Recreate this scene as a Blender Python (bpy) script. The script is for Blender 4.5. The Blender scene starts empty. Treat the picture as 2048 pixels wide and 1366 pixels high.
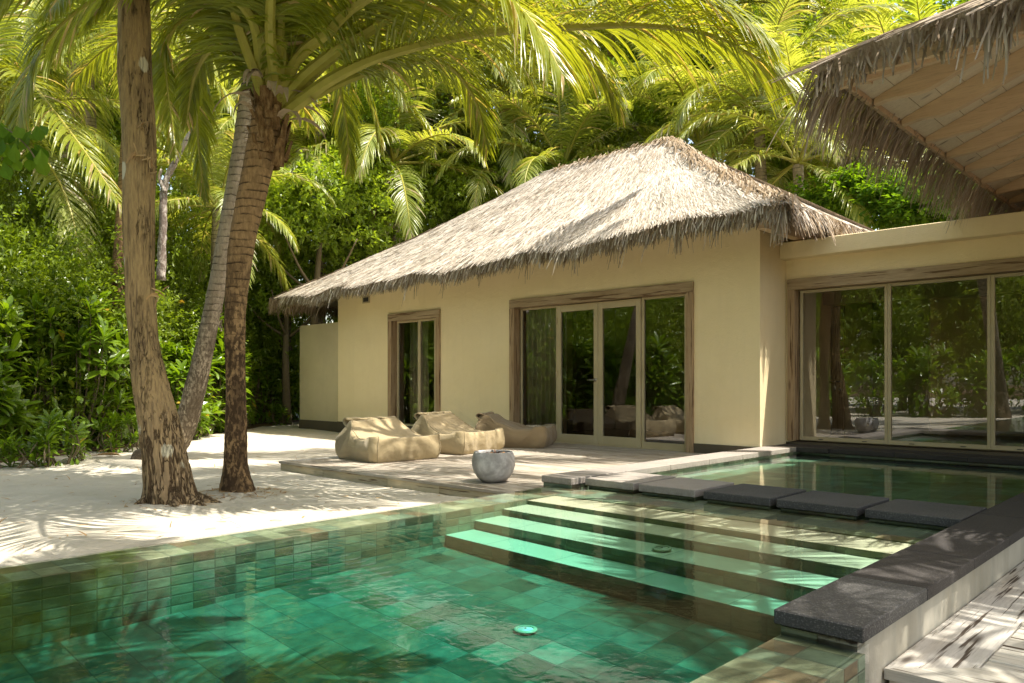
import bpy, math, random
import numpy as np
from mathutils import Vector, Matrix, noise

R = math.radians
scene = bpy.context.scene
COL = scene.collection
MATS = {}

# ------------------------------------------------------------------ camera frame (used only to read distances off the photo)
FOC = 1543.0; YAW = R(43.94); HOR = 766.0
FW = (-math.sin(YAW), math.cos(YAW)); RT = (math.cos(YAW), math.sin(YAW))
def D(px, py, t):
    r = (px - 1024) / FOC
    return Vector(((FW[0] + r * RT[0]) * t, (FW[1] + r * RT[1]) * t, 1.0 - (py - HOR) / FOC * t))

# ------------------------------------------------------------------ node helpers
class NT:
    def __init__(s, name, disp=False):
        s.m = bpy.data.materials.new(name); s.m.use_nodes = True
        s.t = s.m.node_tree; s.t.nodes.clear()
        s.out = s.t.nodes.new('ShaderNodeOutputMaterial')
        MATS[name] = s.m
    def n(s, typ, props=None, **inp):
        nd = s.t.nodes.new('ShaderNode' + typ)
        for k, v in (props or {}).items(): setattr(nd, k, v)
        for k, v in inp.items():
            key = int(k[1:]) if k[0] == '_' and k[1:].isdigit() else k.replace('_', ' ')
            s.set(nd.inputs[key], v)
        return nd
    def set(s, sock, v):
        if isinstance(v, bpy.types.NodeSocket): s.t.links.new(v, sock)
        elif isinstance(v, bpy.types.Node): s.t.links.new(v.outputs[0], sock)
        else:
            if isinstance(v, (tuple, list)) and len(v) == 3 and sock.type == 'RGBA': v = (*v, 1)
            sock.default_value = v
    def math(s, op, a, b=None, c=None, clamp=False):
        nd = s.t.nodes.new('ShaderNodeMath'); nd.operation = op; nd.use_clamp = clamp
        s.set(nd.inputs[0], a)
        if b is not None: s.set(nd.inputs[1], b)
        if c is not None: s.set(nd.inputs[2], c)
        return nd.outputs[0]
    def vmath(s, op, a, b=None):
        nd = s.t.nodes.new('ShaderNodeVectorMath'); nd.operation = op
        s.set(nd.inputs[0], a)
        if b is not None: s.set(nd.inputs[1], b)
        return nd.outputs[0]
    def pos(s): return s.n('NewGeometry').outputs['Position']
    def obj(s): return s.n('TexCoord').outputs['Object']
    def scale(s, v, sc): return s.vmath('MULTIPLY', v, sc)
    def noise(s, v, scale, detail=4, rough=.55, dist=0):
        nd = s.n('TexNoise', Vector=v, Scale=scale, Detail=detail, Roughness=rough, Distortion=dist)
        return nd.outputs['Fac']
    def ramp(s, f, stops, interp='LINEAR'):
        nd = s.t.nodes.new('ShaderNodeValToRGB'); cr = nd.color_ramp; cr.interpolation = interp
        while len(cr.elements) < len(stops): cr.elements.new(.5)
        for e, (p, c) in zip(cr.elements, stops):
            e.position = p; e.color = (*c, 1) if len(c) == 3 else c
        s.set(nd.inputs[0], f); return nd.outputs[0]
    def maprange(s, f, a, b, c=0., d=1.):
        return s.n('MapRange', Value=f, From_Min=a, From_Max=b, To_Min=c, To_Max=d).outputs[0]
    def mix(s, f, a, b, mode='MIX'):
        nd = s.t.nodes.new('ShaderNodeMix'); nd.data_type = 'RGBA'; nd.blend_type = mode
        s.set(nd.inputs[0], f); s.set(nd.inputs[6], a); s.set(nd.inputs[7], b); return nd.outputs[2]
    def bump(s, h, strength=.5, dist=.01, normal=None):
        nd = s.n('Bump', Height=h, Strength=strength, Distance=dist)
        if normal is not None: s.set(nd.inputs['Normal'], normal)
        return nd.outputs[0]
    def principled(s, col, rough=.6, bump=None, spec=.5, **kw):
        nd = s.n('BsdfPrincipled', Base_Color=col, Roughness=rough, **kw)
        nd.inputs['Specular IOR Level'].default_value = spec
        if bump is not None: s.set(nd.inputs['Normal'], bump)
        return nd.outputs[0]
    def done(s, sh, vol=None):
        s.t.links.new(sh, s.out.inputs['Surface'])
        if vol is not None: s.t.links.new(vol, s.out.inputs['Volume'])
        return s.m

def mat_stucco(name, base, dark, low=None):
    t = NT(name); p = t.pos()
    f = t.noise(p, 1.1, 5, .6); f2 = t.noise(t.scale(p, (6, 6, .7)), 1.5, 4)
    c = t.mix(t.maprange(f, .35, .7), base, dark)
    c = t.mix(t.math('MULTIPLY', t.maprange(f2, .5, .8), .14), c, tuple(x * .75 for x in base))
    if low is not None:
        z = t.n('SeparateXYZ', Vector=p).outputs[2]
        c = t.mix(t.math('MULTIPLY', t.maprange(t.math('ADD', z, t.math('MULTIPLY', f2, .25)), .55, .1), .6), c, low)
    b = t.bump(t.noise(p, 80, 4, .7), .9, .010)
    b = t.bump(t.noise(p, 9, 4, .6), .35, .02, b)
    return t.done(t.principled(c, .9, b, .2))

def mat_wood(name, a, b, dark, axis=0, sc=1., rough=.75, isl=True, knots=True, crack=False):
    t = NT(name); p = t.obj()
    s = [14 * sc] * 3; s[axis] = .9 * sc
    g = t.n('NewGeometry')
    off = t.n('CombineXYZ', X=t.math('MULTIPLY', g.outputs['Random Per Island'], 37.), Y=t.math('MULTIPLY', g.outputs['Random Per Island'], 91.), Z=0.).outputs[0]
    q = t.vmath('ADD', t.scale(p, tuple(s)), off)
    gr = t.noise(q, 1.6, 6, .65, .6)
    fine = t.noise(t.scale(q, (3, 3, 3)), 3, 5, .7)
    c = t.mix(t.maprange(gr, .35, .65), a, b)
    c = t.mix(t.math('MULTIPLY', t.maprange(fine, .52, .75), .7), c, dark)
    if isl: c = t.mix(.35, c, t.ramp(g.outputs['Random Per Island'], [(0, tuple(x * .6 for x in a)), (1, tuple(min(1, x * 1.2) for x in b))]))
    if crack:
        s3 = [34 * sc] * 3; s3[axis] = 1.3 * sc
        ck = t.noise(t.vmath('ADD', t.scale(p, tuple(s3)), off), 1., 3, .6, .3)
        c = t.mix(t.maprange(ck, .57, .62, 0, .95), c, dark)
        s4 = [5 * sc] * 3; s4[axis] = .8 * sc
        c = t.mix(t.maprange(t.noise(t.vmath('ADD', t.scale(p, tuple(s4)), off), 1.3, 4), .5, .7, 0, .6), c, t.mix(1., c, (.62, .55, .45), 'MULTIPLY'))
    h = fine
    if knots:
        s2 = [7 * sc] * 3; s2[axis] = 1.6 * sc
        v = t.n('TexVoronoi', Vector=t.vmath('ADD', t.scale(p, tuple(s2)), off), Scale=1.)
        k = t.maprange(v.outputs['Distance'], .16, .05)
        c = t.mix(t.math('MULTIPLY', k, .75), c, dark)
    bp = t.bump(h, .5, .004)
    return t.done(t.principled(c, rough, bp, .25))

def mat_tile(name, ax, size, shift=(0, 0), bright=1., pale=False):
    t = NT(name); p = t.pos(); s = t.n('SeparateXYZ', Vector=p)
    u = t.math('DIVIDE', t.math('ADD', s.outputs[ax[0]], shift[0]), size[0])
    v = t.math('DIVIDE', t.math('ADD', s.outputs[ax[1]], shift[1]), size[1])
    cell = t.n('CombineXYZ', X=t.math('FLOOR', u), Y=t.math('FLOOR', v), Z=0.).outputs[0]
    wn = t.n('TexWhiteNoise', Vector=cell)
    B = bright
    pal = [(0, (.10, .11, .07)), (.10, (.19, .15, .095)), (.24, (.17, .19, .125)), (.42, (.22, .25, .165)), (.58, (.16, .21, .15)), (.74, (.25, .28, .19)), (.87, (.21, .27, .20)), (.96, (.31, .33, .235))]
    c = t.ramp(wn.outputs['Value'], [(x, tuple(q * B for q in k)) for x, k in pal], 'CONSTANT')
    vc = t.vmath('ADD', p, t.scale(wn.outputs['Color'], (9, 9, 9)))
    sl = t.noise(t.scale(vc, (7, 7, 22)), 1.3, 5, .65)
    c = t.mix(t.maprange(sl, .3, .75, 0., .8), t.mix(1., c, (.55, .55, .5), 'MULTIPLY'), t.mix(1., c, (1.45, 1.45, 1.35), 'MULTIPLY'))
    fu = t.math('FRACT', u); fv = t.math('FRACT', v)
    gu, gv = .006 / size[0], .006 / size[1]
    m = t.math('MINIMUM', t.math('MINIMUM', t.math('DIVIDE', fu, gu), t.math('DIVIDE', t.math('SUBTRACT', 1., fu), gu)),
               t.math('MINIMUM', t.math('DIVIDE', fv, gv), t.math('DIVIDE', t.math('SUBTRACT', 1., fv), gv)))
    m = t.math('MINIMUM', m, 1.)
    c = t.mix(m, (.10 * B, .12 * B, .08 * B), c)
    h = t.math('ADD', t.math('MULTIPLY', m, .6), t.math('MULTIPLY', sl, .4))
    return t.done(t.principled(c, .45, t.bump(h, .5, .006), .4))

def mat_leaf(name, cols, trans=.45, rough=.4, tcol=None, gloss=.5, hue_obj=.5, dead=None):
    t = NT(name); g = t.n('NewGeometry'); oi = t.n('ObjectInfo')
    f = t.math('ADD', t.math('MULTIPLY', g.outputs['Random Per Island'], 1 - hue_obj), t.math('MULTIPLY', oi.outputs['Random'], hue_obj))
    c = t.ramp(f, [(i / max(1, len(cols) - 1), k) for i, k in enumerate(cols)])
    if dead is not None:
        c = t.mix(t.maprange(g.outputs['Random Per Island'], dead[0], dead[0] + .01), c, dead[1])
    c = t.mix(t.maprange(t.noise(t.obj(), 9, 3), .3, .7, 0, .5), c, t.mix(1., c, (.6, .62, .5), 'MULTIPLY'))
    tc = t.mix(1., c, tcol or (2.1, 1.9, .7), 'MULTIPLY')
    d = t.principled(c, rough, None, gloss)
    tr = t.n('BsdfTranslucent', Color=tc).outputs[0]
    return t.done(t.n('MixShader', _0=trans, _1=d, _2=tr).outputs[0])

# ------------------------------------------------------------------ mesh builder
class MB:
    def __init__(s): s.v = []; s.f = []; s.mi = []
    def add(s, vs, fs, mi=0):
        o = len(s.v); s.v.extend([tuple(a) for a in vs]); s.f.extend([tuple(i + o for i in f) for f in fs]); s.mi.extend([mi] * len(fs))
    def box(s, a, b, mi=0, rot=None, org=None):
        x0, y0, z0 = a; x1, y1, z1 = b
        vs = [(x0, y0, z0), (x1, y0, z0), (x1, y1, z0), (x0, y1, z0), (x0, y0, z1), (x1, y0, z1), (x1, y1, z1), (x0, y1, z1)]
        if rot is not None:
            o = Vector(org or (0, 0, 0)); vs = [rot @ (Vector(p) - o) + o for p in vs]
        s.add(vs, [(0, 3, 2, 1), (4, 5, 6, 7), (0, 1, 5, 4), (1, 2, 6, 5), (2, 3, 7, 6), (3, 0, 4, 7)], mi)
    def hexa(s, pts, mi=0, mtop=None):
        s.add(pts, [(0, 3, 2, 1), (0, 1, 5, 4), (1, 2, 6, 5), (2, 3, 7, 6), (3, 0, 4, 7)], mi)
        s.add(pts, [(4, 5, 6, 7)], mi if mtop is None else mtop)
    def cbox(s, a, b, c=.006, mi=0):
        """box with chamfered edges"""
        x0, y0, z0 = a; x1, y1, z1 = b; vs = []; idx = {}
        X = (x0, x1); Y = (y0, y1); Z = (z0, z1)
        for i in (0, 1):
            for j in (0, 1):
                for k in (0, 1):
                    sx, sy, sz = 1 - 2 * i, 1 - 2 * j, 1 - 2 * k
                    for a_ in range(3):
                        idx[(i, j, k, a_)] = len(vs)
                        vs.append((X[i] + sx * c * (a_ != 0), Y[j] + sy * c * (a_ != 1), Z[k] + sz * c * (a_ != 2)))
        fs = []
        for a_ in range(3):
            for e in (0, 1):
                o = [q for q in range(3) if q != a_]
                ring = []
                for (p, q) in ((0, 0), (1, 0), (1, 1), (0, 1)):
                    t = [0, 0, 0]; t[a_] = e; t[o[0]] = p; t[o[1]] = q; ring.append(idx[(*t, a_)])
                fs.append(ring)
        for a_ in range(3):
            o = [q for q in range(3) if q != a_]
            for p in (0, 1):
                for q in (0, 1):
                    t0 = [0, 0, 0]; t1 = [0, 0, 0]; t0[a_] = 0; t1[a_] = 1
                    for t in (t0, t1): t[o[0]] = p; t[o[1]] = q
                    fs.append([idx[(*t0, o[0])], idx[(*t1, o[0])], idx[(*t1, o[1])], idx[(*t0, o[1])]])
        for i in (0, 1):
            for j in (0, 1):
                for k in (0, 1): fs.append([idx[(i, j, k, 0)], idx[(i, j, k, 1)], idx[(i, j, k, 2)]])
        s.add(vs, fs, mi)
    def tube(s, pts, rad, seg=10, mi=0, cap=True, mod=None):
        pts = [Vector(p) for p in pts]; n = len(pts); o = len(s.v)
        side = None
        for i, p in enumerate(pts):
            tg = (pts[min(i + 1, n - 1)] - pts[max(i - 1, 0)]).normalized()
            if side is None:
                side = tg.cross(Vector((0, 0, 1)))
                if side.length < .1: side = Vector((1, 0, 0))
            side = (side - tg * side.dot(tg)).normalized(); up = side.cross(tg)
            r = rad(i / (n - 1)) if callable(rad) else (rad[i] if isinstance(rad, (list, tuple)) else rad)
            for k in range(seg):
                a = 2 * math.pi * k / seg
                d = side * math.cos(a) + up * math.sin(a)
                rr = r * (mod(i, a, p + d * r) if mod else 1)
                s.v.append(tuple(p + d * rr))
        for i in range(n - 1):
            for k in range(seg):
                a = o + i * seg + k; b = o + i * seg + (k + 1) % seg
                s.f.append((a, b, b + seg, a + seg)); s.mi.append(mi)
        if cap:
            s.f.append(tuple(o + k for k in range(seg))[::-1]); s.f.append(tuple(o + (n - 1) * seg + k for k in range(seg))); s.mi += [mi, mi]
    def strip(s, pts, widths, side, mi=0, fold=0., up=None):
        """ribbon along pts; widths per point; optional V fold"""
        o = len(s.v); n = len(pts)
        sf = side if isinstance(side, list) else [side] * n
        for p, w, sd in zip(pts, widths, sf):
            if fold:
                s.v.append(tuple(p - sd * w * .5 + up * w * fold)); s.v.append(tuple(p)); s.v.append(tuple(p + sd * w * .5 + up * w * fold))
            else:
                s.v.append(tuple(p - sd * w * .5)); s.v.append(tuple(p + sd * w * .5))
        k = 3 if fold else 2
        for i in range(n - 1):
            a = o + i * k
            for j in range(k - 1):
                s.f.append((a + j, a + j + 1, a + j + 1 + k, a + j + k)); s.mi.append(mi)
    def lathe(s, prof, seg=48, c=(0, 0, 0), mi=0):
        o = len(s.v)
        for r, z in prof:
            for k in range(seg):
                a = 2 * math.pi * k / seg; s.v.append((c[0] + r * math.cos(a), c[1] + r * math.sin(a), c[2] + z))
        for i in range(len(prof) - 1):
            for k in range(seg):
                a = o + i * seg + k; b = o + i * seg + (k + 1) % seg
                s.f.append((a, b, b + seg, a + seg)); s.mi.append(mi)
    def mesh(s, name, mats, smooth=False):
        me = bpy.data.meshes.new(name); me.from_pydata(s.v, [], s.f)
        for m in (mats if isinstance(mats, (list, tuple)) else [mats]): me.materials.append(MATS[m] if isinstance(m, str) else m)
        me.polygons.foreach_set('material_index', s.mi)
        if smooth: me.polygons.foreach_set('use_smooth', [True] * len(me.polygons))
        me.update(); return me
    def build(s, name, mats, parent=None, smooth=False, loc=None):
        return link(name, s.mesh(name, mats, smooth), parent, loc)

def link(name, me, parent=None, loc=None, rot=None, sc=None):
    o = bpy.data.objects.new(name, me); COL.objects.link(o)
    if parent is not None: o.parent = parent
    if loc is not None: o.location = loc
    if rot is not None: o.rotation_euler = rot
    if sc is not None: o.scale = sc
    return o
def thing(name, label, cat, loc=(0, 0, 0), group=None, rot=None, sc=None):
    o = bpy.data.objects.new(name, None); COL.objects.link(o); o.location = loc
    if rot is not None: o.rotation_euler = rot
    if sc is not None: o.scale = sc
    return tag(o, label, cat, group)
def tag(o, label, cat, group=None):
    o['label'] = label; o['category'] = cat
    if group: o['group'] = group
    return o
def struct(o, label=None, cat=None):
    o['kind'] = 'structure'
    if label: o['label'] = label
    if cat: o['category'] = cat
    return o
def spline(pts, n):
    pts = [Vector(p) for p in pts]; P = [pts[0] * 2 - pts[1]] + pts + [pts[-1] * 2 - pts[-2]]; out = []
    m = len(pts) - 1
    for i in range(n + 1):
        u = i / n * m; k = min(int(u), m - 1); f = u - k
        a, b, c, d = P[k], P[k + 1], P[k + 2], P[k + 3]
        out.append(.5 * ((2 * b) + (c - a) * f + (2 * a - 5 * b + 4 * c - d) * f * f + (3 * b - a - 3 * c + d) * f ** 3))
    return out
def ss(a, b, x):
    x = max(0., min(1., (x - a) / (b - a))); return x * x * (3 - 2 * x)
def lerp(a, b, f): return a + (b - a) * f

# ------------------------------------------------------------------ materials
mat_stucco('stucco', (.90, .75, .475), (.84, .69, .42), (.88, .79, .57))
mat_stucco('stucco_pale', (.66, .57, .38), (.57, .49, .32))
mat_stucco('plinth_grey', (.13, .105, .075), (.10, .085, .06))
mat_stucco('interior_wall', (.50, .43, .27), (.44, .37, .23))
mat_wood('frame_wood_z', (.34, .22, .12), (.52, .38, .24), (.12, .065, .03), 2, crack=True)
mat_wood('frame_wood_x', (.34, .24, .14), (.52, .40, .26), (.13, .075, .035), 0, crack=True)
mat_wood('soffit_board', (.72, .61, .46), (.82, .72, .56), (.2, .14, .09), 0, .8)
mat_wood('rafter_wood', (.64, .46, .29), (.76, .58, .39), (.22, .13, .07), 0, .8)
mat_wood('deck_wood', (.36, .31, .25), (.52, .47, .39), (.13, .09, .06), 0, 1., crack=True)
mat_wood('deck_wood_y', (.40, .38, .34), (.62, .59, .53), (.06, .04, .025), 1, 1., crack=True)
mat_wood('deck_wood_near', (.38, .36, .31), (.62, .59, .51), (.07, .042, .02), 0, 1., crack=True)
mat_wood('fascia_wood', (.44, .36, .23), (.56, .48, .33), (.12, .07, .03), 0, 1., crack=True)
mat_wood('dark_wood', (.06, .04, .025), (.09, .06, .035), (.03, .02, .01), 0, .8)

def m_thatch(name, cols, dark=1.):
    t = NT(name); g = t.n('NewGeometry')
    c = t.ramp(g.outputs['Random Per Island'], [(i / (len(cols) - 1), tuple(q * dark for q in k)) for i, k in enumerate(cols)])
    f = t.noise(g.outputs['Position'], .9, 4)
    c = t.mix(t.maprange(f, .4, .7, 0, .45), c, t.mix(1., c, (.62, .58, .5), 'MULTIPLY'))
    d = t.n('BsdfDiffuse', Color=c).outputs[0]
    tr = t.n('BsdfTranslucent', Color=c).outputs[0]
    t.done(t.n('MixShader', _0=.12, _1=d, _2=tr).outputs[0])
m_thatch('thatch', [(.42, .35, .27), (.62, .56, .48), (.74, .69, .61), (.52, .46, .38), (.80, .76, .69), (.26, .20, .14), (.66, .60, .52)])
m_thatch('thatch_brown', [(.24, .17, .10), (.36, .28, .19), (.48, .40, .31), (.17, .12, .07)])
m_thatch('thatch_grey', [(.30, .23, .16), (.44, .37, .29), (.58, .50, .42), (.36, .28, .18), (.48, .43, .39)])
t = NT('thatch_base'); p = t.pos()
f = t.noise(t.scale(p, (22, 5, 5)), 2.2, 6, .7)
t.done(t.principled(t.ramp(f, [(.3, (.2, .15, .1)), (.7, (.55, .48, .40))]), 1., t.bump(f, .8, .02), 0.))

# sand
t = NT('sand'); p = t.pos()
f = t.noise(p, .8, 4); g = t.noise(p, 55, 5, .75); sp = t.n('TexVoronoi', Vector=p, Scale=26.).outputs['Distance']
c = t.mix(t.maprange(f, .3, .7), (.50, .455, .365), (.59, .545, .45))
c = t.mix(t.maprange(t.noise(p, 7, 6, .7), .55, .8, 0, .35), c, (.45, .38, .28))
gate = t.maprange(t.noise(p, 1.9, 2), .5, .6)
c = t.mix(t.math('MULTIPLY', t.maprange(sp, .16, .08), t.math('MULTIPLY', gate, .8)), c, (.10, .06, .03))
b = t.bump(g, .55, .01); b = t.bump(t.noise(p, 6, 4, .6), .6, .05, b)
b = t.bump(t.n('TexVoronoi', Vector=p, Scale=3.6).outputs['Distance'], .55, .05, b)
t.done(t.principled(c, .95, b, .1))
# bare earth under shrubs
t = NT('earth'); p = t.pos()
f = t.noise(p, 9, 6, .7)
t.done(t.principled(t.ramp(f, [(.35, (.05, .035, .02)), (.7, (.16, .11, .06))]), 1., t.bump(f, .8, .03), .05))

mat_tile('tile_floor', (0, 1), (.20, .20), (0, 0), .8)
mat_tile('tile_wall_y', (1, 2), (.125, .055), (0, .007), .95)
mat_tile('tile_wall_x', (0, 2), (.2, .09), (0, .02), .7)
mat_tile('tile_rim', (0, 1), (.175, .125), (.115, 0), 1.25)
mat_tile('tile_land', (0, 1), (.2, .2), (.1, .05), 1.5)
t = NT('tread_stone'); p = t.pos()
f = t.noise(p, 3, 5); sy = t.n('SeparateXYZ', Vector=p)
jt = t.math('FRACT', t.math('DIVIDE', t.math('ADD', sy.outputs[0], 20.), .62))
c = t.mix(t.maprange(f, .3, .7), (.68, .58, .40), (.77, .68, .49))
jc = t.math('FLOOR', t.math('DIVIDE', t.math('ADD', sy.outputs[0], 20.), .62))
c = t.mix(t.math('MULTIPLY', t.n('TexWhiteNoise', Vector=t.n('CombineXYZ', X=jc, Y=t.math('FLOOR', t.math('MULTIPLY', sy.outputs[1], 3.3)), Z=0.).outputs[0]).outputs['Value'], .22), c, (.45, .42, .28))
c = t.mix(t.maprange(jt, .016, .006, 0, .7), c, (.22, .22, .14))
c = t.mix(t.maprange(t.noise(p, 9, 5, .65), .5, .75, 0, .3), c, (.4, .38, .24))
t.done(t.principled(c, .6, t.bump(t.noise(p, 40, 3), .15, .005), .3))

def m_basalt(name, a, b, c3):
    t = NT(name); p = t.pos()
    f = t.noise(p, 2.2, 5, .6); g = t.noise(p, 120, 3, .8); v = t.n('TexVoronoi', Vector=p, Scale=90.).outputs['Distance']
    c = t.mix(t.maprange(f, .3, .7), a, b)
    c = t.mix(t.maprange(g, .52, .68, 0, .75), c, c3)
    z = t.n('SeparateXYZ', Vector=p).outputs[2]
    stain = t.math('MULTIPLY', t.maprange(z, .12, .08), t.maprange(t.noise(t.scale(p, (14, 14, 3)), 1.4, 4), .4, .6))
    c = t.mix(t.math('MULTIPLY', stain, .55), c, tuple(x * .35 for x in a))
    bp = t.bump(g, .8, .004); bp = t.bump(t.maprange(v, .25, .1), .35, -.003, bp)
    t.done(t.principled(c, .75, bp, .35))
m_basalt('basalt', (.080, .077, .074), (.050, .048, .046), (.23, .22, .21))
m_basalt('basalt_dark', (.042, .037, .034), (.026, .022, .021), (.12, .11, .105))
m_basalt('basalt_sunlit', (.34, .30, .26), (.27, .24, .215), (.5, .46, .42))  # same basalt in a sunlit tone, the sunlight painted into its colour
t = NT('pool_wall_render'); p = t.pos()
f = t.noise(t.scale(p, (2, 2, 1.3)), 1.8, 5); z = t.n('SeparateXYZ', Vector=p).outputs[2]
c = t.mix(t.maprange(f, .3, .7), (.30, .275, .215), (.44, .41, .34))
c = t.mix(t.math('MULTIPLY', t.maprange(t.noise(t.scale(p, (5, 6, 1.4)), 2, 4), .5, .75), .4), c, (.2, .22, .2))
edge = t.math('ADD', z, t.math('MULTIPLY', t.noise(p, 22, 4), .05))
c = t.mix(t.maprange(edge, .088, .102), c, (.045, .035, .03))
t.done(t.principled(c, .8, t.bump(t.noise(p, 60, 4), .3, .005), .3))

t = NT('alu_frame')
t.done(t.principled(t.mix(t.maprange(t.noise(t.pos(), 3, 3), .3, .7), (.44, .36, .22), (.50, .42, .27)), .45, None, .4))
t = NT('metal_handle')
t.done(t.principled(t.mix(t.noise(t.pos(), 20, 2), (.35, .33, .3), (.45, .43, .4)), .3, None, .5, Metallic=1.))
t = NT('dark_metal')
t.done(t.principled(t.mix(t.noise(t.pos(), 20, 2), (.03, .03, .03), (.06, .055, .05)), .4, None, .5))

# glass: clear and mirroring at grazing angles
def m_glass(name, tint, ior):
    t = NT(name)
    nz = t.bump(t.noise(t.pos(), 1.3, 2, .4), .02, .02)
    fr = t.n('Fresnel', IOR=ior)
    tr = t.n('BsdfTransparent', Color=tint).outputs[0]
    gl = t.n('BsdfGlossy', Color=(.95, .97, 1.), Roughness=0., Normal=nz).outputs[0]
    t.done(t.n('MixShader', _0=fr.outputs[0], _1=tr, _2=gl).outputs[0])
m_glass('window_glass', (.88, .86, .78), 2.25)

# pool water
t = NT('pool_water'); p = t.pos()
n1 = t.noise(t.scale(p, (1, 1, 0)), 5., 3, .55, .4)
n2 = t.noise(t.scale(p, (1, 1, 0)), 24., 3, .5, .3)
ctr = t.vmath('SUBTRACT', p, (-3.75, 2.35, .06)); r_ = t.n('VectorMath', {'operation': 'LENGTH'}, _0=ctr).outputs['Value']
ring = t.math('SINE', t.math('ADD', t.math('MULTIPLY', r_, 68.), t.math('MULTIPLY', n1, 7.)))
fall = t.math('MULTIPLY', t.maprange(r_, 1.25, .35), .5)
sp = t.n('SeparateXYZ', Vector=p)
near = t.maprange(sp.outputs[1], 3.6, 1.8)
h = t.math('ADD', t.math('MULTIPLY', n1, t.math('ADD', .20, t.math('MULTIPLY', near, .12))), t.math('MULTIPLY', n2, t.math('ADD', .012, t.math('MULTIPLY', near, .07))))
h = t.math('ADD', h, t.math('MULTIPLY', t.math('MULTIPLY', ring, fall), .10))
bp = t.bump(h, .16, .05)
fr = t.n('Fresnel', IOR=1.333, Normal=bp)
tr = t.n('BsdfTransparent', Color=(1, 1, 1)).outputs[0]
gl = t.n('BsdfGlossy', Color=(1, 1, 1), Roughness=0.0, Normal=bp).outputs[0]
vol = t.n('VolumeAbsorption', Color=(.0, .80, .77), Density=1.5).outputs[0]
t.done(t.n('MixShader', _0=fr.outputs[0], _1=tr, _2=gl).outputs[0], vol)

# fabric
def m_fabric(name, a, b, sc=60):
    t = NT(name); p = t.obj()
    c = t.mix(t.maprange(t.noise(p, 2.2, 4), .3, .7), a, b)
    w = t.noise(t.scale(p, (3, 3, 3)), sc, 2, .6)
    wr = t.noise(t.vmath('ADD', t.scale(p, (2.0, 3.2, 4.5)), (3, 1, 2)), 1.6, 4, .55, 1.2)
    bp = t.bump(w, .25, .003); bp = t.bump(t.n('TexNoise', {'noise_type': 'RIDGED_MULTIFRACTAL'}, Vector=t.scale(p, (1.5, 2.6, 3.4)), Scale=1.5, Detail=2.).outputs[0], .22, .02, bp)
    bp = t.bump(wr, .3, .04, bp)
    t.done(t.principled(c, .85, bp, .15, Sheen_Weight=.2))
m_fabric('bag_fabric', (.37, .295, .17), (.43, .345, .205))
m_fabric('bag_fabric_shaded', (.28, .20, .115), (.33, .245, .145))  # same fabric darkened, the shade on the third lounger put into its colour
m_fabric('curtain_cloth', (.74, .67, .54), (.82, .75, .62))

t = NT('bowl_concrete'); p = t.obj()
f = t.noise(p, 5, 6, .65, .5)
c = t.ramp(f, [(.3, (.22, .21, .20)), (.5, (.35, .34, .33)), (.62, (.52, .51, .50)), (.75, (.70, .68, .66))])
c = t.mix(t.maprange(t.n('SeparateXYZ', Vector=p).outputs[2], .06, .0, 0., .6), c, (.13, .11, .1))
t.done(t.principled(c, .55, t.bump(t.noise(p, 40, 4), .25, .004), .4))
t = NT('ember_leaf'); g = t.n('NewGeometry')
t.done(t.principled(t.ramp(g.outputs['Random Per Island'], [(0, (.10, .04, .015)), (.5, (.28, .10, .03)), (1, (.35, .2, .08))]), .8))
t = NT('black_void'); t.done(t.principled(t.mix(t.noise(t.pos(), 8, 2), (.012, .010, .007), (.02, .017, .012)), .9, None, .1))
t = NT('light_disc'); t.done(t.principled(t.mix(t.noise(t.pos(), 30, 2), (.75, .85, .85), (.85, .9, .88)), .3))
t = NT('light_ring'); t.done(t.principled(t.mix(t.noise(t.pos(), 30, 2), (.5, .48, .3), (.6, .58, .4)), .4))

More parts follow.
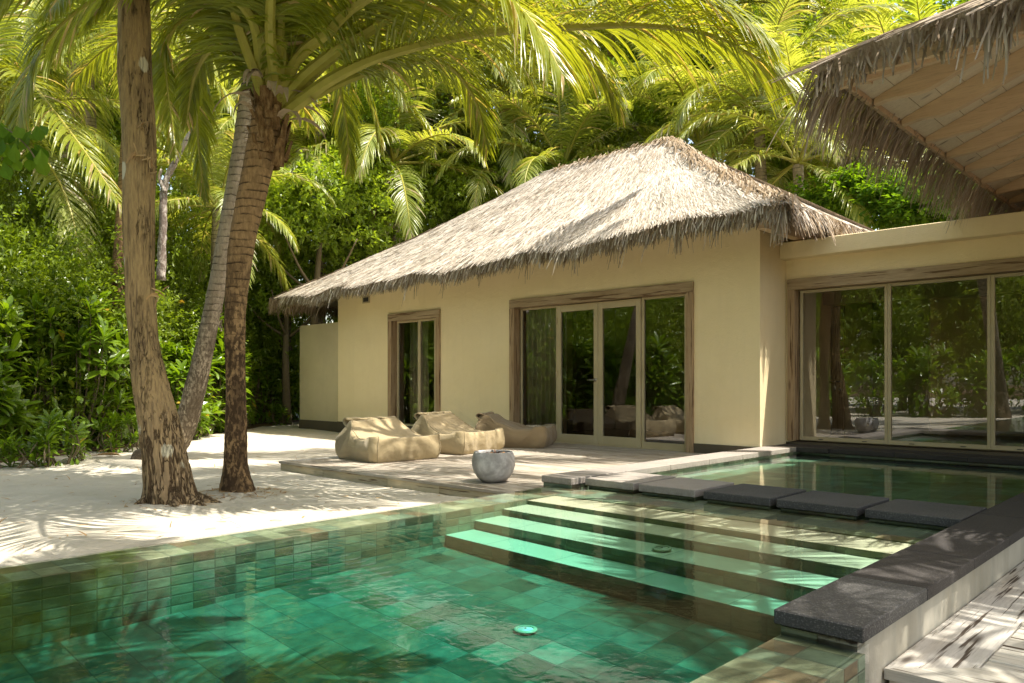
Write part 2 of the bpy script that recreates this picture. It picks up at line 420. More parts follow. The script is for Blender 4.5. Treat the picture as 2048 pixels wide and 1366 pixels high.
# bark
def m_bark(name, light, mid, dark, kind):
    t = NT(name); p = t.obj()
    if kind == 'fissure':
        q = t.scale(p, (21, 21, 1.5))
        q = t.vmath('ADD', q, t.scale(t.n('TexNoise', Vector=t.scale(p, (3, 3, 1.2)), Scale=3., Detail=3.).outputs['Color'], (.9, .9, 1.2)))
        v = t.n('TexVoronoi', {'feature': 'DISTANCE_TO_EDGE'}, Vector=q, Scale=1.).outputs['Distance']
        big = t.noise(t.scale(p, (2.5, 2.5, .8)), 1.8, 5, .6)
        z = t.n('SeparateXYZ', Vector=p).outputs[2]
        thr = t.math('ADD', .05, t.math('MULTIPLY', t.maprange(z, 1.1, .0), .10))
        n_a = t.noise(t.vmath('ADD', t.scale(p, (13, 13, 1.5)), (4, 2, 1)), 1., 4, .55, .25)
        n_b = t.noise(t.vmath('ADD', t.scale(p, (22, 22, 3.0)), (14, 7, 3)), 1., 3, .5, .2)
        ln = t.math('MINIMUM', t.math('ABSOLUTE', t.math('SUBTRACT', n_a, .5)), t.math('MULTIPLY', t.math('ABSOLUTE', t.math('SUBTRACT', n_b, .52)), 1.3))
        crack = t.maprange(t.math('DIVIDE', ln, t.math('MULTIPLY', thr, .32)), 1., .25)
        fine = t.noise(t.scale(p, (30, 30, 5)), 2, 5, .7)
        gate = t.maprange(t.math('ADD', big, t.math('ADD', t.math('MULTIPLY', t.maprange(z, 1.3, .2), .22), t.math('MULTIPLY', t.noise(t.scale(p, (7, 7, 3)), 1.5, 3), .35))), .66, .78)
        crack = t.math('MULTIPLY', crack, gate)
        ridg = t.noise(t.scale(p, (42, 42, 2.6)), 1., 4, .6, .5)
        c = t.mix(t.maprange(fine, .35, .65), light, mid)
        c = t.mix(t.maprange(ridg, .54, .64, 0, .8), c, dark)
        c = t.mix(t.math('MULTIPLY', t.maprange(big, .5, .68), .55), c, dark)
        c = t.mix(t.maprange(z, 1.2, .3, 0., .6), c, (.30, .22, .14))
        c = t.mix(t.math('MULTIPLY', crack, t.math('ADD', .55, t.math('MULTIPLY', fine, .6))), c, (.055, .033, .018))
        fine = t.math('ADD', fine, t.math('MULTIPLY', ridg, -.8))
        pv = t.n('TexVoronoi', Vector=t.scale(p, (2.2, 2.2, 1.7)), Scale=1.3).outputs['Distance']
        pat = t.math('MULTIPLY', t.maprange(t.math('ADD', pv, t.math('MULTIPLY', fine, .12)), .2, .17), .85)
        c = t.mix(pat, c, (.62, .58, .44))
        h = t.math('SUBTRACT', t.math('MULTIPLY', fine, .35), crack)
        return t.done(t.principled(c, .9, t.bump(h, 1., .03), .15))
    q = t.vmath('ADD', p, t.scale(t.n('TexNoise', Vector=p, Scale=7., Detail=3.).outputs['Color'], (.0, .0, .055)))
    z = t.n('SeparateXYZ', Vector=q).outputs[2]
    fr_ = t.math('FRACT', t.math('MULTIPLY', z, kind))
    ringm = t.math('MULTIPLY', t.maprange(fr_, .28, .02), t.maprange(t.noise(t.scale(p, (5, 5, 12)), 1.3, 3), .38, .55))
    zz = t.n('SeparateXYZ', Vector=p).outputs[2]
    ringm = t.math('MULTIPLY', ringm, t.maprange(zz, 1.2, 2.3, .25, 1.))
    fine = t.noise(t.scale(p, (28, 28, 9)), 1.6, 6, .72)
    big = t.noise(t.scale(p, (3, 3, 1.3)), 2.0, 5, .65)
    c = t.mix(t.maprange(fine, .35, .65), light, mid)
    zz = t.n('SeparateXYZ', Vector=p).outputs[2]
    drk = t.math('MULTIPLY', t.maprange(big, .42, .55), t.maprange(zz, 2.6, 1.4, .25, 1.))
    c = t.mix(t.math('MULTIPLY', drk, .8), c, dark)
    fl = t.noise(t.scale(p, (34, 34, 16)), 1., 4, .6)
    c = t.mix(t.math('MULTIPLY', t.maprange(fl, .47, .53), t.maprange(zz, 2.6, 1.5, .1, .85)), c, dark)
    c = t.mix(ringm, c, tuple(x * .5 for x in dark))
    h = t.math('ADD', t.math('MULTIPLY', fr_, .7), t.math('MULTIPLY', fine, .6))
    t.done(t.principled(c, .9, t.bump(h, .8, .018), .15))
m_bark('bark_fissured', (.40, .285, .135), (.26, .18, .09), (.11, .075, .045), 'fissure')
m_bark('bark_palm_brown', (.40, .26, .13), (.24, .15, .075), (.045, .028, .016), 13.)
m_bark('bark_palm_grey', (.44, .37, .27), (.30, .24, .17), (.10, .075, .05), 11.)
m_bark('bark_white', (.62, .57, .52), (.46, .41, .36), (.16, .12, .10), 5.)
t = NT('boot_husk'); p = t.obj()
f = t.noise(t.scale(p, (20, 20, 6)), 1.5, 5, .7)
t.done(t.principled(t.ramp(f, [(.3, (.05, .03, .015)), (.5, (.19, .11, .05)), (.72, (.36, .25, .13))]), .95, t.bump(f, .8, .015), .1))
t = NT('sheath_dry'); g = t.n('NewGeometry'); f = t.noise(t.scale(t.obj(), (9, 9, 9)), 2, 4)
t.done(t.principled(t.mix(f, (.30, .22, .14), (.46, .38, .27)), .9, t.bump(f, .5, .01), .1))

# foliage
mat_leaf('frond_leaf', [(0.134, 0.185, 0.020), (0.258, 0.297, 0.034), (0.202, 0.246, 0.028), (0.347, 0.358, 0.050)], .42, .32, (2.3, 2.0, .6), .5, .25, (.935, (.46, .36, .2)))
mat_leaf('frond_leaf_back', [(000.165, 000.227, 000.037), (000.278, 000.328, 000.076), (000.365, 000.403, 000.127), (000.215, 000.278, 000.056)], .45, .34, (2.1, 1.9, .6), .55, .4, (.93, (.42, .36, .24)))
mat_leaf('rachis', [(.33, .32, .05), (.42, .37, .08)], .08, .45, None, .4)
mat_leaf('shrub_leaf', [(000.079, 000.152, 000.009), (000.158, 000.255, 000.018), (000.122, 000.207, 000.015), (000.244, 000.340, 000.031)], .38, .28, (2.2, 2.1, .5), .6, .35, (.985, (.42, .30, .04)))
mat_leaf('hedge_leaf', [(000.099, 000.155, 000.014), (000.196, 000.268, 000.025), (000.133, 000.196, 000.017), (000.309, 000.380, 000.043)], .38, .36, (2.2, 2.1, .6), .5, .5)
mat_leaf('tree_leaf', [(0000.126, 0000.204, 0000.021), (0000.250, 0000.345, 0000.039), (0000.173, 0000.258, 0000.029), (0000.391, 0000.470, 0000.062)], .42, .36, (2.3, 2.1, .6), .5, .4)
mat_leaf('broad_leaf', [(.06, .14, .015), (.11, .21, .02), (.16, .26, .03)], .5, .6, (2.1, 1.9, .3), .15, .2)
mat_leaf('yellow_flower', [(.75, .50, .03), (.85, .62, .06)], .3, .6, (1., 1., 1.), .2)
t = NT('stem'); t.done(t.principled(t.mix(t.noise(t.obj(), 12, 3), (.12, .09, .05), (.2, .16, .09)), .9))
t = NT('dead_leaf'); g = t.n('NewGeometry')
t.done(t.principled(t.ramp(g.outputs['Random Per Island'], [(0, (.30, .17, .07)), (1, (.50, .34, .16))]), .9))
# ================================================================== THE SETTING
YW = 9.795
def XY(px, Y):
    r = (px - 1024) / FOC; dx = FW[0] + r * RT[0]; dy = FW[1] + r * RT[1]; return dx / dy * Y
def ZY(px, py, Y):
    r = (px - 1024) / FOC; t = Y / (FW[1] + r * RT[1]); return 1 - (py - HOR) / FOC * t

# ---- sand / ground
def ground_z(x, y):
    z = -.10
    z += .145 * ss(-6.6, -4.75, x) * (1 - ss(3.6, 4.8, y)) * ss(-12, -3, y)
    z += .022 * noise.noise(Vector((x * .9, y * .9, 0))) + .010 * noise.noise(Vector((x * 3.1, y * 3.1, 4)))
    z += .05 * math.exp(-((x + 7.05) ** 2 + (y - 2.85) ** 2) / .18) + .05 * math.exp(-((x + 7.18) ** 2 + (y - 3.55) ** 2) / .14)
    return z
mb = MB(); xs = np.concatenate([np.linspace(-60, -16, 23)[:-1], np.linspace(-16, -4.63, 150)]); ys = np.concatenate([np.linspace(-40, -6, 18)[:-1], np.linspace(-6, 9.82, 190), np.linspace(9.9, 60, 26)])
nx, ny = len(xs), len(ys)
for x in xs:
    for y in ys:
        fz = ground_z(x, y)
        if -9.2 < x < -4.63 and y > 5.0: fz = min(fz, -.12)
        mb.v.append((x, y, fz))
for i in range(nx - 1):
    for j in range(ny - 1):
        a = i * ny + j; mb.f.append((a, a + ny, a + ny + 1, a + 1)); mb.mi.append(0)
struct(mb.build('sand', 'sand', smooth=True), 'pale coral sand ground dappled with frond shadows', 'sand')
mb = MB()
mb.add([(-4.64, 10.7, -.12), (60, 10.7, -.12), (60, 60, -.12), (-4.64, 60, -.12)], [(0, 1, 2, 3)])
mb.add([(-400, 60, -.13), (400, 60, -.13), (400, 400, -.13), (-400, 400, -.13)], [(0, 1, 2, 3)])
mb.add([(-400, -400, -.13), (-60, -400, -.13), (-60, 60, -.13), (-400, 60, -.13)], [(0, 1, 2, 3)])
mb.add([(-60, -400, -.13), (400, -400, -.13), (400, -40, -.13), (-60, -40, -.13)], [(0, 1, 2, 3)])
mb.add([(-4.64, -40, -.12), (60, -40, -.12), (60, -4.4, -.12), (-4.64, -4.4, -.12)], [(0, 1, 2, 3)])
mb.add([(60, -40, -.13), (400, -40, -.13), (400, 60, -.13), (60, 60, -.13)], [(0, 1, 2, 3)])
mb.add([(-1.0, -4.4, -.75), (60, -4.4, -.75), (60, 10.7, -.75), (-1.0, 10.7, -.75)], [(0, 1, 2, 3)])
struct(mb.build('ground', 'earth'), 'dark soil ground below the planting', 'ground')
# earth strip along the hedge foot
foot = [(-10.2, -4.5), (-11.4, -1), (-12.1, 2.0), (-12.75, 3.2), (-14.1, 5.3), (-16.2, 7.6), (-18.4, 10.2), (-20.5, 13)]
fp = spline([(a, b, 0) for a, b in foot], 80); mb = MB()
rng = random.Random(5)
for i, p in enumerate(fp):
    w = .12 * math.sin(i * 1.7) + .1 * noise.noise(Vector((i * .4, 0, 0)))
    for k, q in enumerate((0 + w, -.5, -1.5, -9.)):
        x, y = p.x + q * .84 + .0, p.y + (-q) * .35
        mb.v.append((x, y, ground_z(x, y) + (.012 if k else .003) + (.02 if k == 1 else 0)))
for i in range(len(fp) - 1):
    for k in range(3):
        a = i * 4 + k; mb.f.append((a, a + 4, a + 5, a + 1)); mb.mi.append(0)
struct(mb.build('planting_bed', 'earth'), 'strip of dark earth and litter under the hedge', 'planting bed')

# ---- pool
WZ = .06
mb = MB()
X0, X1 = -4.29, -1.30
def floor_z(x, y):
    return -.204 + (x + 4.3) * -.050 + (y - 3.7) * (.034 + (x + 4.3) * .012)
n = 24
for i in range(n + 1):
    for j in range(n + 1):
        x = lerp(X0 - .02, X1 + .02, i / n); y = lerp(-4.2, 3.9, j / n); mb.v.append((x, y, max(-.62, floor_z(x, y))))
for i in range(n):
    for j in range(n):
        a = i * (n + 1) + j; mb.f.append((a, a + n + 1, a + n + 2, a + 1)); mb.mi.append(0)
pool = thing('swimming_pool', 'green tiled swimming pool with a submerged flight of pale steps', 'pool', (0, 0, 0)); pool['kind'] = 'structure'
mb.build('pool_floor', 'tile_floor', pool)
mb = MB(); mb.box((-4.42, 5.6, -.3), (-1.30, 10.12, .008)); mb.build('upper_pool_floor', 'tile_land', pool)
mb = MB(); mb.hexa([(-4.64, -4.4, -.8), (-4.29, -4.4, -.8), (-4.29, 5.36, -.8), (-4.64, 5.36, -.8), (-4.64, -4.4, .048), (-4.29, -4.4, .048), (-4.29, 5.36, .048), (-4.64, 5.36, .048)], 0, 1)
mb.build('pool_rim', ['tile_wall_y', 'tile_rim'], pool)
mb = MB(); mb.hexa([(-1.30, -4.4, -.8), (-.99, -4.4, -.8), (-.99, 2.82, -.8), (-1.30, 2.82, -.8), (-1.30, -4.4, .044), (-.99, -4.4, .044), (-.99, 2.82, .044), (-1.30, 2.82, .044)], 0, 1)
mb.build('pool_rim', ['tile_wall_y', 'tile_rim'], pool)
mb = MB(); mb.box((-4.64, -4.75, -.8), (-.99, -4.4, .048)); mb.build('pool_wall', 'tile_wall_x', pool)
mb = MB(); mb.box((-1.295, 2.815, -.8), (-1.16, 10.1, .079)); mb.build('pool_wall', 'tile_wall_y', pool)
mb = MB(); mb.box((-1.16, 2.83, -.8), (-1.02, 10.1, .086)); mb.build('pool_wall', 'pool_wall_render', pool)
mb = MB(); mb.box((-4.76, 5.36, -.8), (-4.43, 10.2, .079)); mb.build('pool_wall', 'tile_wall_y', pool)
mb = MB(); mb.box((-4.43, 10.12, -.8), (-1.16, 10.3, .079)); mb.build('pool_wall', 'tile_wall_x', pool)
# submerged steps
def appz(R_, depth):
    lo, hi = 0., R_
    for _ in range(50):
        m = (lo + hi) / 2; th = math.atan2(m, 1 - WZ)
        if m + depth * math.tan(math.asin(math.sin(th) / 1.333)) < R_: lo = m
        else: hi = m
    return WZ - (1 - WZ) / m * depth * math.tan(math.asin(math.sin(math.atan2(m, 1 - WZ)) / 1.333))
steps = [(3.745, .83), (4.04, .56), (4.345, .315), (4.64, .13)]
for (y, d) in steps:
    z0, z1 = appz(math.hypot(4.3, y), d), appz(math.hypot(1.5, y), d)
    yb = 5.56
    mb = MB(); P = [(X0, y, -.75), (X1, y, -.75), (X1, yb, -.75), (X0, yb, -.75), (X0, y, z0), (X1, y, z1), (X1, yb, z1 + .01), (X0, yb, z0 + .01)]
    mb.hexa(P, 0, 1)
    mb.box((X0, y - .012, z0 - .022), (X0 + .001, y, z0))
    mb.build('pool_step', ['tile_wall_x', 'tread_stone'], pool)
mb = MB(); mb.hexa([(X0, 4.98, -.5), (X1, 4.98, -.5), (X1, 5.57, -.5), (X0, 5.57, -.5), (X0, 4.98, .046), (X1, 4.98, .046), (X1, 5.57, .048), (X0, 5.57, .048)], 0, 1)
mb.build('pool_landing', ['tile_wall_x', 'tile_land'], pool)
# water body: one closed box of absorbing water
mb = MB(); mb.box((-4.625, -4.6, -.7), (-1.005, 5.45, WZ)); 
wv = [(-4.625, -4.6), (-1.005, -4.6), (-1.005, 2.9), (-1.2, 2.9), (-1.2, 10.2), (-4.55, 10.2), (-4.55, 5.4), (-4.625, 5.4)]
mb = MB(); k = len(wv)
mb.add([(x, y, -.70) for x, y in wv] + [(x, y, WZ) for x, y in wv], [tuple(range(k))[::-1], tuple(range(k, 2 * k))] + [(i, (i + 1) % k, k + (i + 1) % k, k + i) for i in range(k)])
struct(mb.build('water', 'pool_water'), 'clear green water filling the pool', 'water')
# pool lights
def pool_light(x, y, z, r, label, disc='light_disc', ring='light_ring', rot=None):
    t_ = thing('pool_light', label, 'pool light', (x, y, z), rot=rot)
    mb = MB(); mb.lathe([(r * .72, .012), (r, .010), (r * 1.02, 0), (r * .7, 0), (r * .72, .012)], 32); mb.build('ring', ring, t_, True)
    mb = MB(); mb.lathe([(0.0001, .010), (r * .25, .010), (r * .26, .007), (r * .68, .007), (r * .7, .0)], 32); mb.build('lens', disc, t_, True)
    mb = MB(); mb.lathe([(0.0001, .014), (r * .09, .014), (r * .1, .0)], 12); mb.build('screw', 'dark_metal', t_, True)
q = D(1051, 1263, 1); dd = q - Vector((0, 0, 1)); tt = 1.0
for _ in range(40):
    P = Vector((0, 0, 1)) + dd * tt; tt += (P.z - floor_z(P.x, P.y)) / -dd.z * 1.
P = Vector((0, 0, 1)) + dd * tt
pool_light(P.x, P.y, floor_z(P.x, P.y) + .006, .062, 'round pale blue light set in the tiled pool floor')
q = D(1335, 1083, 1) - Vector((0, 0, 1)); tt = 1.052 / -q.z; P = Vector((0, 0, 1)) + q * tt
pool_light(-2.72, 4.20, -.058, .06, 'round cream light set in the pool steps', 'light_ring', 'light_ring', (R(4), 0, 0))
P = D(1752, 945, 1); q = P - Vector((0, 0, 1)); tt = 1.03 / -q.z; P = Vector((0, 0, 1)) + q * tt
pool_light(P.x, P.y, .010, .05, 'small white light in the floor of the shallow upper pool behind the stepping stones', 'light_disc', 'light_disc')

# copings
cop = thing('pool_coping', 'dark basalt coping along the right side of the pool beside the weathered deck', 'coping', (0, 0, 0))
ys_ = [2.79, 3.52, 4.27, 5.02, 5.78, 6.54, 7.3, 8.05, 8.8, 9.55, 10.1]
for a, b in zip(ys_[:-1], ys_[1:]):
    mb = MB(); mb.cbox((-1.315, a + .0015, .088), (-.985, b - .0015, .144 + .0015 * math.sin(a * 7)), .005); mb.build('slab', 'basalt' if a < 3 else 'basalt_dark', cop)  # nearest slab takes a lighter basalt to paint in the light on it
cop = thing('pool_coping', 'stone coping painted pale for the sun on it, running from the stepping stones to the villa corner', 'coping', (0, 0, 0))
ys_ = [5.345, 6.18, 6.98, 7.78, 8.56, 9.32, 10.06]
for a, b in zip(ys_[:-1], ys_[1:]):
    mb = MB(); mb.cbox((-4.775, a + .0015, .082), (-4.415, b - .0015, .144 + .001 * math.sin(a * 9)), .005); mb.build('slab', 'basalt_sunlit', cop)
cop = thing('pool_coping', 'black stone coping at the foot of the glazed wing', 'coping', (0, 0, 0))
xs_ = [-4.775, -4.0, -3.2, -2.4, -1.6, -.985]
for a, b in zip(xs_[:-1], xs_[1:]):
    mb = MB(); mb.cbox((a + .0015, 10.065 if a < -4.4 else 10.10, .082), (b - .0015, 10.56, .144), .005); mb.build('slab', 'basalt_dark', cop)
# stepping stones; the sunlit ones get the paler basalt, light put into colour
st = [(-4.353, -3.826, 'stepping stone nearest the bean bags, fully in the sun', 'basalt_sunlit'), (-3.775, -3.235, 'second stepping stone from the left, half sunlit and half shaded', 'basalt_sunlit'),
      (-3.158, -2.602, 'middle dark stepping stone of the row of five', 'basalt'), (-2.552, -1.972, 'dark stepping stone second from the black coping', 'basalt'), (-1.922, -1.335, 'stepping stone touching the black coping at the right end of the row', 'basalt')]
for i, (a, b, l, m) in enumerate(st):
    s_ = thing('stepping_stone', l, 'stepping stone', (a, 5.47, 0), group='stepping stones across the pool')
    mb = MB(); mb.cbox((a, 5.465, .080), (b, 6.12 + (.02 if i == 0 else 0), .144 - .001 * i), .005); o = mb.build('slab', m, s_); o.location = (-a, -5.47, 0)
    mb = MB(); mb.box((a + .02, 5.495, -.4), (b - .02, 6.08, .0795)); o = mb.build('pedestal', 'tile_wall_x', s_); o.location = (-a, -5.47, 0)

# ---- decks
deck = thing('timber_deck', 'weathered pale timber deck under the bean bags in front of the villa', 'deck', (0, 0, 0))
mb = MB(); r_ = random.Random(3)
y = 5.20
while y < 9.78:
    w = .138; x = -8.86
    segs = sorted([-8.86] + [r_.uniform(-8.2, -5.2) for _ in range(2)] + [-4.79])
    for a, b in zip(segs[:-1], segs[1:]):
        if b - a < .1: continue
        mb.cbox((a + .0015, y, -.03), (b - .0015, y + w - .006, r_.uniform(-.002, .001)), .003)
    y += w
mb.build('deck_boards', 'deck_wood', deck)
mb = MB(); 
for a, b in [(-9.02, -7.6), (-7.6, -6.2), (-6.2, -4.66)]: mb.cbox((a + .001, 5.045, -.03), (b - .001, 5.193, .001), .003)
mb.build('edge_board', 'deck_wood', deck)
mb = MB()
for a, b in [(5.2, 7.5), (7.5, 9.78)]: mb.cbox((-9.02, a, -.03), (-8.868, b - .002, .001), .003)
mb.build('edge_board', 'deck_wood_y', deck)
mb = MB()
for a, b in [(-9.0, -8.0), (-8.0, -6.75), (-6.75, -5.9), (-5.9, -4.66)]: mb.box((a + .002, 5.065, -.3), (b - .002, 5.09, -.032))
mb.build('fascia_board', 'fascia_wood', deck)
mb = MB(); mb.box((-9.0, 5.095, -.3), (-8.975, 9.7, -.032)); mb.build('fascia_board', 'fascia_wood', deck)
mb = MB(); mb.box((-8.97, 5.1, -.3), (-4.78, 9.78, -.05)); mb.build('shade_fill', 'black_void', deck)  # near-black block paints the darkness below the boards, no joists modelled

deck = thing('timber_deck', 'weathered grey deck with a mitred border at the lower right corner of the picture', 'deck', (0, 0, 0))
DZ = -.08; bw = .255
mb = MB()
def pr(pts, z0, z1):
    k = len(pts); mb.add([(x, y, z0) for x, y in pts] + [(x, y, z1) for x, y in pts], [tuple(range(k))[::-1], tuple(range(k, 2 * k))] + [(i, (i + 1) % k, k + (i + 1) % k, k + i) for i in range(k)])
pr([(-1.012, 3.08), (-1.012 + bw, 3.08 + bw), (-1.012 + bw, 10.1), (-1.012, 10.1)], DZ - .04, DZ)
mb.build('border_board', 'deck_wood_y', deck)
mb = MB(); pr([(-1.008, 3.08), (5., 3.08), (5., 3.08 + bw), (-1.008 + bw, 3.08 + bw)], DZ - .04, DZ + .001)
mb.build('border_board', 'deck_wood_near', deck)
mb = MB(); y = 3.08 + bw + .006; r_ = random.Random(8)
while y < 10.:
    mb.cbox((-1.012 + bw + .005, y, DZ - .04), (5., y + .112, DZ - .001 + r_.uniform(-.0015, .0015)), .003); y += .118
mb.build('deck_boards', 'deck_wood_near', deck)
mb = MB(); mb.box((-1.0, 3.10, -.22), (5., 3.13, DZ - .042)); mb.build('fascia_board', 'deck_wood_near', deck)
mb = MB(); mb.box((-.98, 3.14, -.74), (5., 10., DZ - .05)); mb.build('shade_fill', 'black_void', deck)  # near-black block again stands for the darkness under the boards

# ================================================================== VILLA
villa = thing('villa', 'beige plastered villa with a silvery hipped thatched roof and glazed double doors', 'villa', (-9, 9.8, 0))
OFF = (9, -9.8, 0)
def vb(mb, name, mats, parent=None, smooth=False):
    o = mb.build(name, mats, parent or villa, smooth)
    if parent is None: o.location = OFF
    return o
XL, XR = -14.88, -4.803
dX0, dX1, dZ = XY(1021, YW) + .02, XY(1382, YW) - .02, 2.44
wX0, wX1, wZ0, wZ1 = XY(777, YW) + .02, XY(876, YW) - .02, .14, 2.40
mb = MB(); T = .24
for (a, b, c, d) in [(XL, wX0, -.13, 3.3), (wX0, wX1, wZ1, 3.3), (wX0, wX1, -.13, wZ0), (wX1, dX0, -.13, 3.3), (dX0, dX1, dZ, 3.3), (dX1, XR, -.13, 3.3)]:
    mb.box((a, YW, c), (b, YW + T, d))
mb.box((XR - T, YW + T, -.13), (XR, 16, 3.5)); mb.box((XL, YW + T, -.13), (XL + T, 16, 3.3)); mb.box((XL, 16, -.13), (XR, 16.2, 3.3))
vb(mb, 'wall', 'stucco')
for (a, b) in [(XL - .012, dX0 - .01), (dX1 + .01, XR + .0)]:
    mb = MB(); mb.box((a, YW - .014, -.14), (b, YW - .001, .135)); vb(mb, 'plinth', 'plinth_grey')
mb = MB(); mb.box((-13.92, YW - .02, 2.72), (-13.66, YW - .001, 2.87)); vb(mb, 'air_vent', 'alu_frame')
mb = MB(); mb.box((-13.88, YW - .026, 2.75), (-13.70, YW - .021, 2.84)); vb(mb, 'air_vent', 'dark_metal')
# interior
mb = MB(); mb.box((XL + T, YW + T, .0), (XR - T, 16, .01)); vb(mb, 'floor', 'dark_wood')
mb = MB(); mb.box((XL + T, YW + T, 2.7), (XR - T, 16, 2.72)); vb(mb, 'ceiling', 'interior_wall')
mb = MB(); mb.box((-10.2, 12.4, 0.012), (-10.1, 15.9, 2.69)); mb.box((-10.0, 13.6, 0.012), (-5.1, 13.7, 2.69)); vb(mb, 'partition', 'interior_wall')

def board_frame(name, x0, x1, z0, z1, wf, Yf, depth, parent, bottom=False, wt=.15):
    """timber surround: mitred-looking face boards + reveal"""
    mb = MB()
    fr = parent
    mb.cbox((x0, Yf - .035, z0), (x0 + wf, Yf + depth, z1 - wt), .004); o = mb.build('jamb', 'frame_wood_z', fr); 
    mb = MB(); mb.cbox((x1 - wf, Yf - .035, z0), (x1, Yf + depth, z1 - wt), .004); mb.build('jamb', 'frame_wood_z', fr)
    mb = MB(); mb.cbox((x0, Yf - .037, z1 - wt + .002), (x1, Yf + depth, z1), .004); mb.build('head', 'frame_wood_x', fr)
def part(name, parent, mb, mat, smooth=False): return mb.build(name, mat, parent, smooth)
def empty(name, parent, loc=(0, 0, 0)):
    o = bpy.data.objects.new(name, None); COL.objects.link(o); o.parent = parent; o.location = loc; return o
def alu(mb, x0, x1, z0, z1, Y, w, wb=None, wt=None, d=.05):
    wb = wb or w; wt = wt or w
    mb.cbox((x0, Y, z0), (x0 + w, Y + d, z1), .003); mb.cbox((x1 - w, Y, z0), (x1, Y + d, z1), .003)
    mb.cbox((x0 + w, Y + .001, z0), (x1 - w, Y + d - .001, z0 + wb), .003); mb.cbox((x0 + w, Y + .001, z1 - wt), (x1 - w, Y + d - .001, z1), .003)

YG = 9.90
# main door set
ds = empty('door_set', villa, OFF)
board_frame('door', XY(1018, YW - .035), XY(1385.5, YW - .035), -.03, 2.46, .115, YW, .13, ds)
a0, a1, a2, a3, a4 = XY(1041, YG), XY(1115, YG), XY(1197.5, YG), XY(1283, YG), XY(1374, YG)
ztop = 2.30
def pane(x0, x1, z0, z1, Y, parent):
    mb = MB(); mb.add([(x0, Y, z0), (x1, Y, z0), (x1, Y, z1), (x0, Y, z1)], [(0, 1, 2, 3)]); return mb.build('pane', 'window_glass', parent)
mb = MB(); alu(mb, a0, a1, .0, ztop + .01, YG, .035, .10, .035); mb.build('side_light_frame', 'alu_frame', ds); pane(a0 + .03, a1 - .03, .08, ztop - .02, YG + .025, ds)
mb = MB(); alu(mb, a3, a4, .0, ztop + .01, YG, .045, .10, .035); mb.build('side_light_frame', 'alu_frame', ds); pane(a3 + .04, a4 - .03, .08, ztop - .02, YG + .025, ds)
for (x0, x1, hs) in [(a1 + .004, a2 - .003, 1), (a2 + .003, a3 - .004, -1)]:
    d_ = empty('door', ds)
    mb = MB(); alu(mb, x0, x1, .012, ztop, YG - .022, .085, .14, .11, .055); mb.build('leaf_frame', 'alu_frame', d_)
    pane(x0 + .07, x1 - .07, .12, ztop - .09, YG + .005, d_)
    hx = x0 if hs == 1 else x1
    for hz in (.25, 1.15, 2.05):
        mb = MB(); mb.tube([(hx - .0, YG - .032, hz - .06), (hx, YG - .032, hz + .06)], .011, 8); mb.build('hinge', 'alu_frame', d_)
    if hs == 1:
        mb = MB(); hx = x1 - .045
        mb.tube([(hx, YG - .022, 1.05), (hx, YG - .034, 1.05)], .026, 14); mb.tube([(hx, YG - .034, 1.05), (hx, YG - .07, 1.05), (hx - .01, YG - .075, 1.05), (hx - .13, YG - .07, 1.05)], .0095, 8)
        mb.build('handle', 'metal_handle', d_, True)
mb = MB(); mb.cbox((a0 - .05, YG - .06, -.005), (a4 + .05, YG + .06, .011), .003); mb.build('threshold', 'alu_frame', ds)
# curtain
def curtain(x0, x1, z0, z1, Y, parent, amp=.035, k=60):
    mb = MB(); nx = 160
    for i in range(nx + 1):
        x = lerp(x0, x1, i / nx)
        for j in range(9):
            z = lerp(z0, z1, j / 8); y = Y + amp * math.sin(k * x + .5 * math.sin(7 * x)) * (1 - .2 * j / 8) + .01 * math.sin(17 * x + j)
            mb.v.append((x, y, z))
    for i in range(nx):
        for j in range(8):
            a = i * 9 + j; mb.f.append((a, a + 9, a + 10, a + 1)); mb.mi.append(0)
    return mb.build('curtain', 'curtain_cloth', parent, True)
curtain(a0 + .02, a1 + .10, .03, 2.6, YG + .13, ds)
# small window
ws = empty('window', villa, OFF)
board_frame('window', XY(775, YW - .035), XY(878.5, YW - .035), .0, 2.43, .115, YW, .13, ws)
b0, bm, b1 = XY(794, YG), XY(838, YG), XY(871, YG)
mb = MB(); alu(mb, b0, bm, .10, 2.28, YG, .04, .06, .04); mb.build('sash', 'alu_frame', ws); pane(b0 + .03, bm - .03, .14, 2.25, YG + .03, ws)
mb = MB(); alu(mb, bm + .002, b1, .10, 2.28, YG - .002, .04, .06, .04); mb.build('sash', 'alu_frame', ws); pane(bm + .03, b1 - .03, .14, 2.25, YG + .03, ws)
mb = MB(); mb.cbox((XY(775, YW), YW - .05, -.02), (XY(878.5, YW), YW + .13, .098), .004); mb.build('sill', 'plinth_grey', ws)
curtain(b0 + .0, bm - .1, .03, 2.6, YG + .35, ws, .03, 50)

# low garden wall
gw = thing('garden_wall', 'low pale plastered wall joining the left corner of the villa', 'wall', (-15.5, 10.1, 0))
mb = MB(); mb.box((-16.62, 9.86, -.14), (-14.89, 10.02, 2.38)); o = mb.build('wall', 'stucco_pale', gw); o.location = (15.5, -10.1, 0)
mb = MB(); mb.box((-16.635, 9.845, -.14), (-14.9, 9.859, .12)); o = mb.build('plinth', 'plinth_grey', gw); o.location = (15.5, -10.1, 0)

